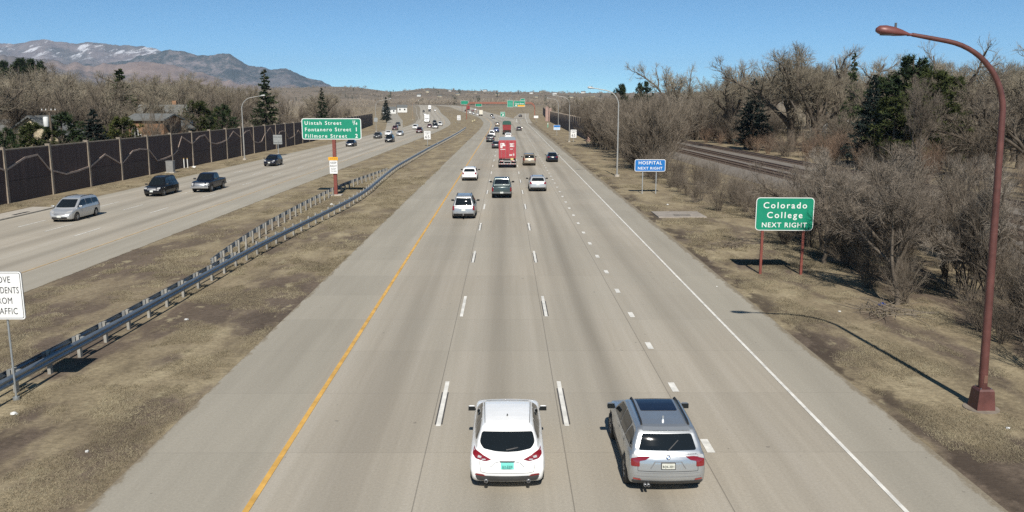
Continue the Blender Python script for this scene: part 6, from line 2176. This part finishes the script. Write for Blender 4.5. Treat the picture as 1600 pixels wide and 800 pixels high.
house('cream gabled house behind the utility pole near the left edge', dirx(66) * 108, 108, 5.0, 7, 5.2, 2.2, stucco_m, roof_grey, R(82), False, None, False)
house('low white house between the evergreens at the left edge', dirx(20) * 112, 112, 7, 7, 5.2, 1.6, sid_white, roof_grey, R(8), False, None, False)
house('small cream gable right of the orange brick house, under the big evergreen', dirx(273) * 138, 138, 2.6, 4, 5.2, 1.4, stucco_m, roof_grey, R(80), False, None, False)
for px, y, h, w_, lb in ((608, 660, 3.4, 14, 'long low white building at the head of the left ramp'), (628, 690, 4.2, 11, 'white building right of the long low one at the head of the left ramp'), (1300, 260, 5, 12, 'pale house glimpsed through the trees behind the thin spruce')):
    house(lb, dirx(px) * y, y, w_ * .7, 8, h, 1.6, sid_white, roof_grey, R(10), False, None, False)
# white houses dotted over the far bluff
rr = random.Random(21)
for px, y in ((655, 1850), (668, 2100), (703, 2350), (716, 1950), (742, 2200), (758, 2600), (778, 2050), (797, 1700), (830, 2300), (838, 1900), (846, 2500), (866, 2150), (893, 1900), (911, 2300), (926, 2000), (687, 1800)):
    x = dirx(px) * y
    h = house('small pale house among the trees on the far bluff', x, y, rr.uniform(7, 12), 8, rr.uniform(3, 4.5), 1.6, sid_white if rr.random() < .7 else stucco_m, roof_grey, rr.uniform(-.5, .5), False, 'pale houses on the far bluff', False)
    h.location.z = float(bluff(np.array([x]), np.array([y]))[0]) + .5

t = thing('utility_pole', 'utility pole with a white transformer can behind the left sound wall', 'utility pole', (dirx(76) * 96, 96, 0))
MB().tube([(0, 0, -.2), (0, 0, 8.8)], [.16, .11], 10).build('pole', mat('pole_wood', (.11, .085, .062), .9, 0, .2), t)
MB().lathe([(.001, 6.5), (.24, 6.5), (.28, 6.58), (.28, 7.5), (.22, 7.62), (.001, 7.64)], 2, (-.42, -.15, 0), 16).build('transformer', sid_white, t)
MB().box((0, -.16, 8.3), (1.8, .1, .12)).build('crossarm', mat('pole_wood', (.11, .085, .062)), t)
mb = MB()
for x in (-.75, -.3, .3, .75):
    mb.cyl((x, -.16, 8.36), .05, .16, 8)
mb.build('insulators', sid_white, t)
p = ground_at(267, 270)
t = thing('utility_cabinet', 'grey metal utility cabinet on the grass in front of the left sound wall', 'utility box', (p[0], p[1], 0))
cb = mat('cabinet_grey', (.30, .30, .29), .6, .3, .1)
MB().box((0, 0, .78), (.95, .7, 1.5), 0, .02).build('body', cb, t)
MB().box((0, 0, 1.56), (1.02, .78, .07), 0, .02).build('lid', cb, t)
MB().box((0, -.36, .78), (.86, .02, 1.3), 0, .005).box((.3, -.385, .8), (.03, .03, .14)).build('door', mat('cabinet_door', (.26, .26, .25), .6, .3), t)
MB().box((0, 0, .03), (1.2, .95, .14), 0, .02).build('plinth', conc_m, t)
for px, lb in ((288, 'thin white marker stake beside the utility cabinet, left of its twin'), (293.5, 'thin white marker stake beside the utility cabinet, right of its twin')):
    p = ground_at(px, 262.5)
    t = thing('marker_stake', lb, 'marker', (p[0], p[1], 0))
    MB().tube([(0, 0, -.1), (0, 0, 1.3)], .07, 8).build('stake', sid_white, t)
    MB().cyl((0, 0, 1.3), .085, .12, 8).build('cap', mat('stake_cap', (.45, .30, .10), .6), t)
p = ground_at(1354, 352, 0)
t = thing('marker_stake', 'white marker stake standing in the brush right of the Colorado College sign', 'marker', (dirx(1354) * 62, 62, 0))
MB().tube([(0, 0, -.1), (0, 0, 1.9)], .055, 8).build('stake', sid_white, t)
MB().cyl((0, 0, 1.9), .065, .1, 8).build('cap', sid_white, t)
p = ground_at(303, 262)
t = thing('litter_bag', 'white litter bag lying by the marker stakes on the left verge', 'litter', (p[0], p[1], 0))
def lump(r, seed, sq=.6):
    b = bmesh.new()
    bmesh.ops.create_icosphere(b, subdivisions=2, radius=r)
    q = random.Random(seed)
    for v in b.verts:
        v.co *= q.uniform(.65, 1.25)
        v.co.z = max(-.02, v.co.z * sq + r * .35)
    b.verts.index_update()
    m = MB()
    m.raw([v.co.copy() for v in b.verts], [[v.index for v in f.verts] for f in b.faces])
    b.free()
    return m
lump(.28, 3).build('bag', sid_white, t)
# the concrete pad with a drain
p = ground_at(1060, 336)
t = thing('drain_pad', 'concrete drainage pad with a dark slot on the right verge', 'drain', (p[0], p[1], 0))
MB().box((0, 0, .03), (3.9, 3.6, .12), 0, .02).build('slab', mat('pad_concrete', (.30, .265, .225), .9, 0, .2, 1.5), t)
MB().box((.15, -.7, .093), (1.4, .34, .012)).build('grate', trim_m, t)
# kerb block on the left road edge
p = ground_at(16, 336)
t = thing('inlet_slab', 'pale concrete inlet slab at the left edge beside the far carriageway', 'slab', (p[0] + .3, p[1], 0))
MB().box((0, 0, .06), (2.0, 9.0, .16), 0, .03).build('slab', conc_m, t)
MB().box((.6, 0, .148), (.3, 2.2, .01)).build('grate', trim_m, t)
# crash cushion at the guardrail end
p = ground_at(739, 189)
for k, (px, lb) in enumerate(((738.5, 'pale sand barrel at the end of the guardrail by the gantry leg'), (741.5, 'pale sand barrel right behind the first by the gantry leg'))):
    p = ground_at(px, 191 - k * 1.5)
    t = thing('crash_barrel', lb, 'barrel', (p[0], p[1], zt(p[1])))
    MB().lathe([(.001, 0), (.42, 0), (.46, .5), (.46, .62), (.44, 1.0)], 2, (0, 0, 0), 16).build('drum', mat('barrel_cream', (.55, .48, .30), .6), t)
    MB().lathe([(.47, 1.0), (.47, 1.06), (.2, 1.14), (.001, 1.15)], 2, (0, 0, 0), 16).build('lid', trim_m, t)
# brush pile, blue rag, fallen branches, litter
def brush_pile(label, x, y, n, r, ln, seed):
    g = np.random.default_rng(seed)
    P = np.zeros((n, 4, 3))
    P[:, 0, :2] = g.normal(size=(n, 2)) * r
    P[:, 0, 2] = g.uniform(.02, .22, n)
    d = norm(np.concatenate([g.normal(size=(n, 2)), g.normal(size=(n, 1)) * .14], 1))
    for k in range(1, 4):
        d = norm(d + g.normal(size=d.shape) * .12)
        P[:, k] = P[:, k - 1] + d * (ln * g.uniform(.5, 1.1, n) / 3)[:, None]
        P[:, k, 2] = np.clip(P[:, k, 2], .02, .5)
    v, f = tubes(P, np.full((n, 4), .016) * np.linspace(1.2, .5, 4)[None], 4)
    o = tag(mesh_np('brush_pile', v, f, brush_m, smooth=True), label, 'brush pile')
    o.location = (x, y, 0)
p = ground_at(1390, 490)
brush_pile('pile of cut grey branches on the grass under the brush edge', p[0], p[1], 60, .5, 1.9, 4)
p = ground_at(1145, 385)
brush_pile('low brown heap of brush on the verge left of the Colorado College sign', p[0], p[1], 70, .55, 1.1, 6)
p = ground_at(1378, 478)
o = lump(.16, 8, .7).build('blue_bag', mat('blue_plastic', (.04, .07, .24), .4), None)
o.location = (p[0], p[1], 0)
tag(o, 'crumpled blue plastic bag beside the pile of cut branches', 'litter')
for k, (px, py, r_, lb) in enumerate(((22, 648, .10, 'crumpled white paper on the median below the white traffic sign'), (291, 500, .08, 'white litter scrap on the median right of the long guardrail'), (1575, 670, .06, 'small white scrap by the foot of the red lamp'), (1312, 487, .06, 'white scrap on the right verge near the lamp shadow'), (1043, 320, .10, 'white litter scrap near the concrete drainage pad'), (136, 706, .05, 'tiny white scrap low on the near median'), (518, 320, .14, 'white bag under the street list sign'), (1120, 448, .04, 'white fleck at the edge of the right shoulder'))):
    p = ground_at(px, py)
    o = lump(r_, 30 + k, .5).build('paper_scrap', sid_white, None)
    o.location = (p[0], p[1], 0)
    tag(o, lb, 'litter')

# dry grass: tufts on the median and the verges
def dry_grass():
    g = np.random.default_rng(5)
    C = []
    for n, x0, x1, y0, y1, pw in ((38000, -23.4, -9.7, 14, 46, 1.0), (26000, -23.4, -9.7, 44, 120, 1.2), (32000, 11.7, 22, 20, 48, 1.0), (22000, 11.6, 22, 46, 118, 1.1), (9000, -46, -41.2, 60, 140, 1.0)):
        x, y = g.uniform(x0, x1, n * 3), y0 + (y1 - y0) * g.random(n * 3) ** pw
        d = fbm(x * .55, y * .28, 17, 4) + .35 * (vnoise(x * 1.7, y * 1.7, 3) - .5)
        k = (d + g.normal(size=len(d)) * .035) > np.quantile(d, .66)
        x, y = x[k], y[k]
        C.append(np.stack([x, y, np.zeros(len(x)), np.full(len(x), 1 + (y0 > 43) * .7)], 1))
    C = np.concatenate(C)
    m = 5
    n = len(C)
    b = np.repeat(C[:, :3], m, 0) + np.concatenate([g.normal(size=(n * m, 2)) * .06, np.zeros((n * m, 1))], 1)
    sc = np.repeat(C[:, 3], m)
    d = norm(np.concatenate([g.normal(size=(n * m, 2)) * .8, np.abs(g.normal(size=(n * m, 1))) * .55 + .25], 1))
    e = b + d * (g.uniform(.03, .11, n * m) * sc)[:, None]
    v, f = blades(g, np.stack([b, e], 1), .010 * sc)
    tag(mesh_np('dry_grass', v, f, leafy('dry_grass_blades', ((.3, (.155, .13, .085)), (.5, (.25, .212, .142)), (.7, (.36, .315, .21))), .35, .9, 0)), kind='stuff')
dry_grass()
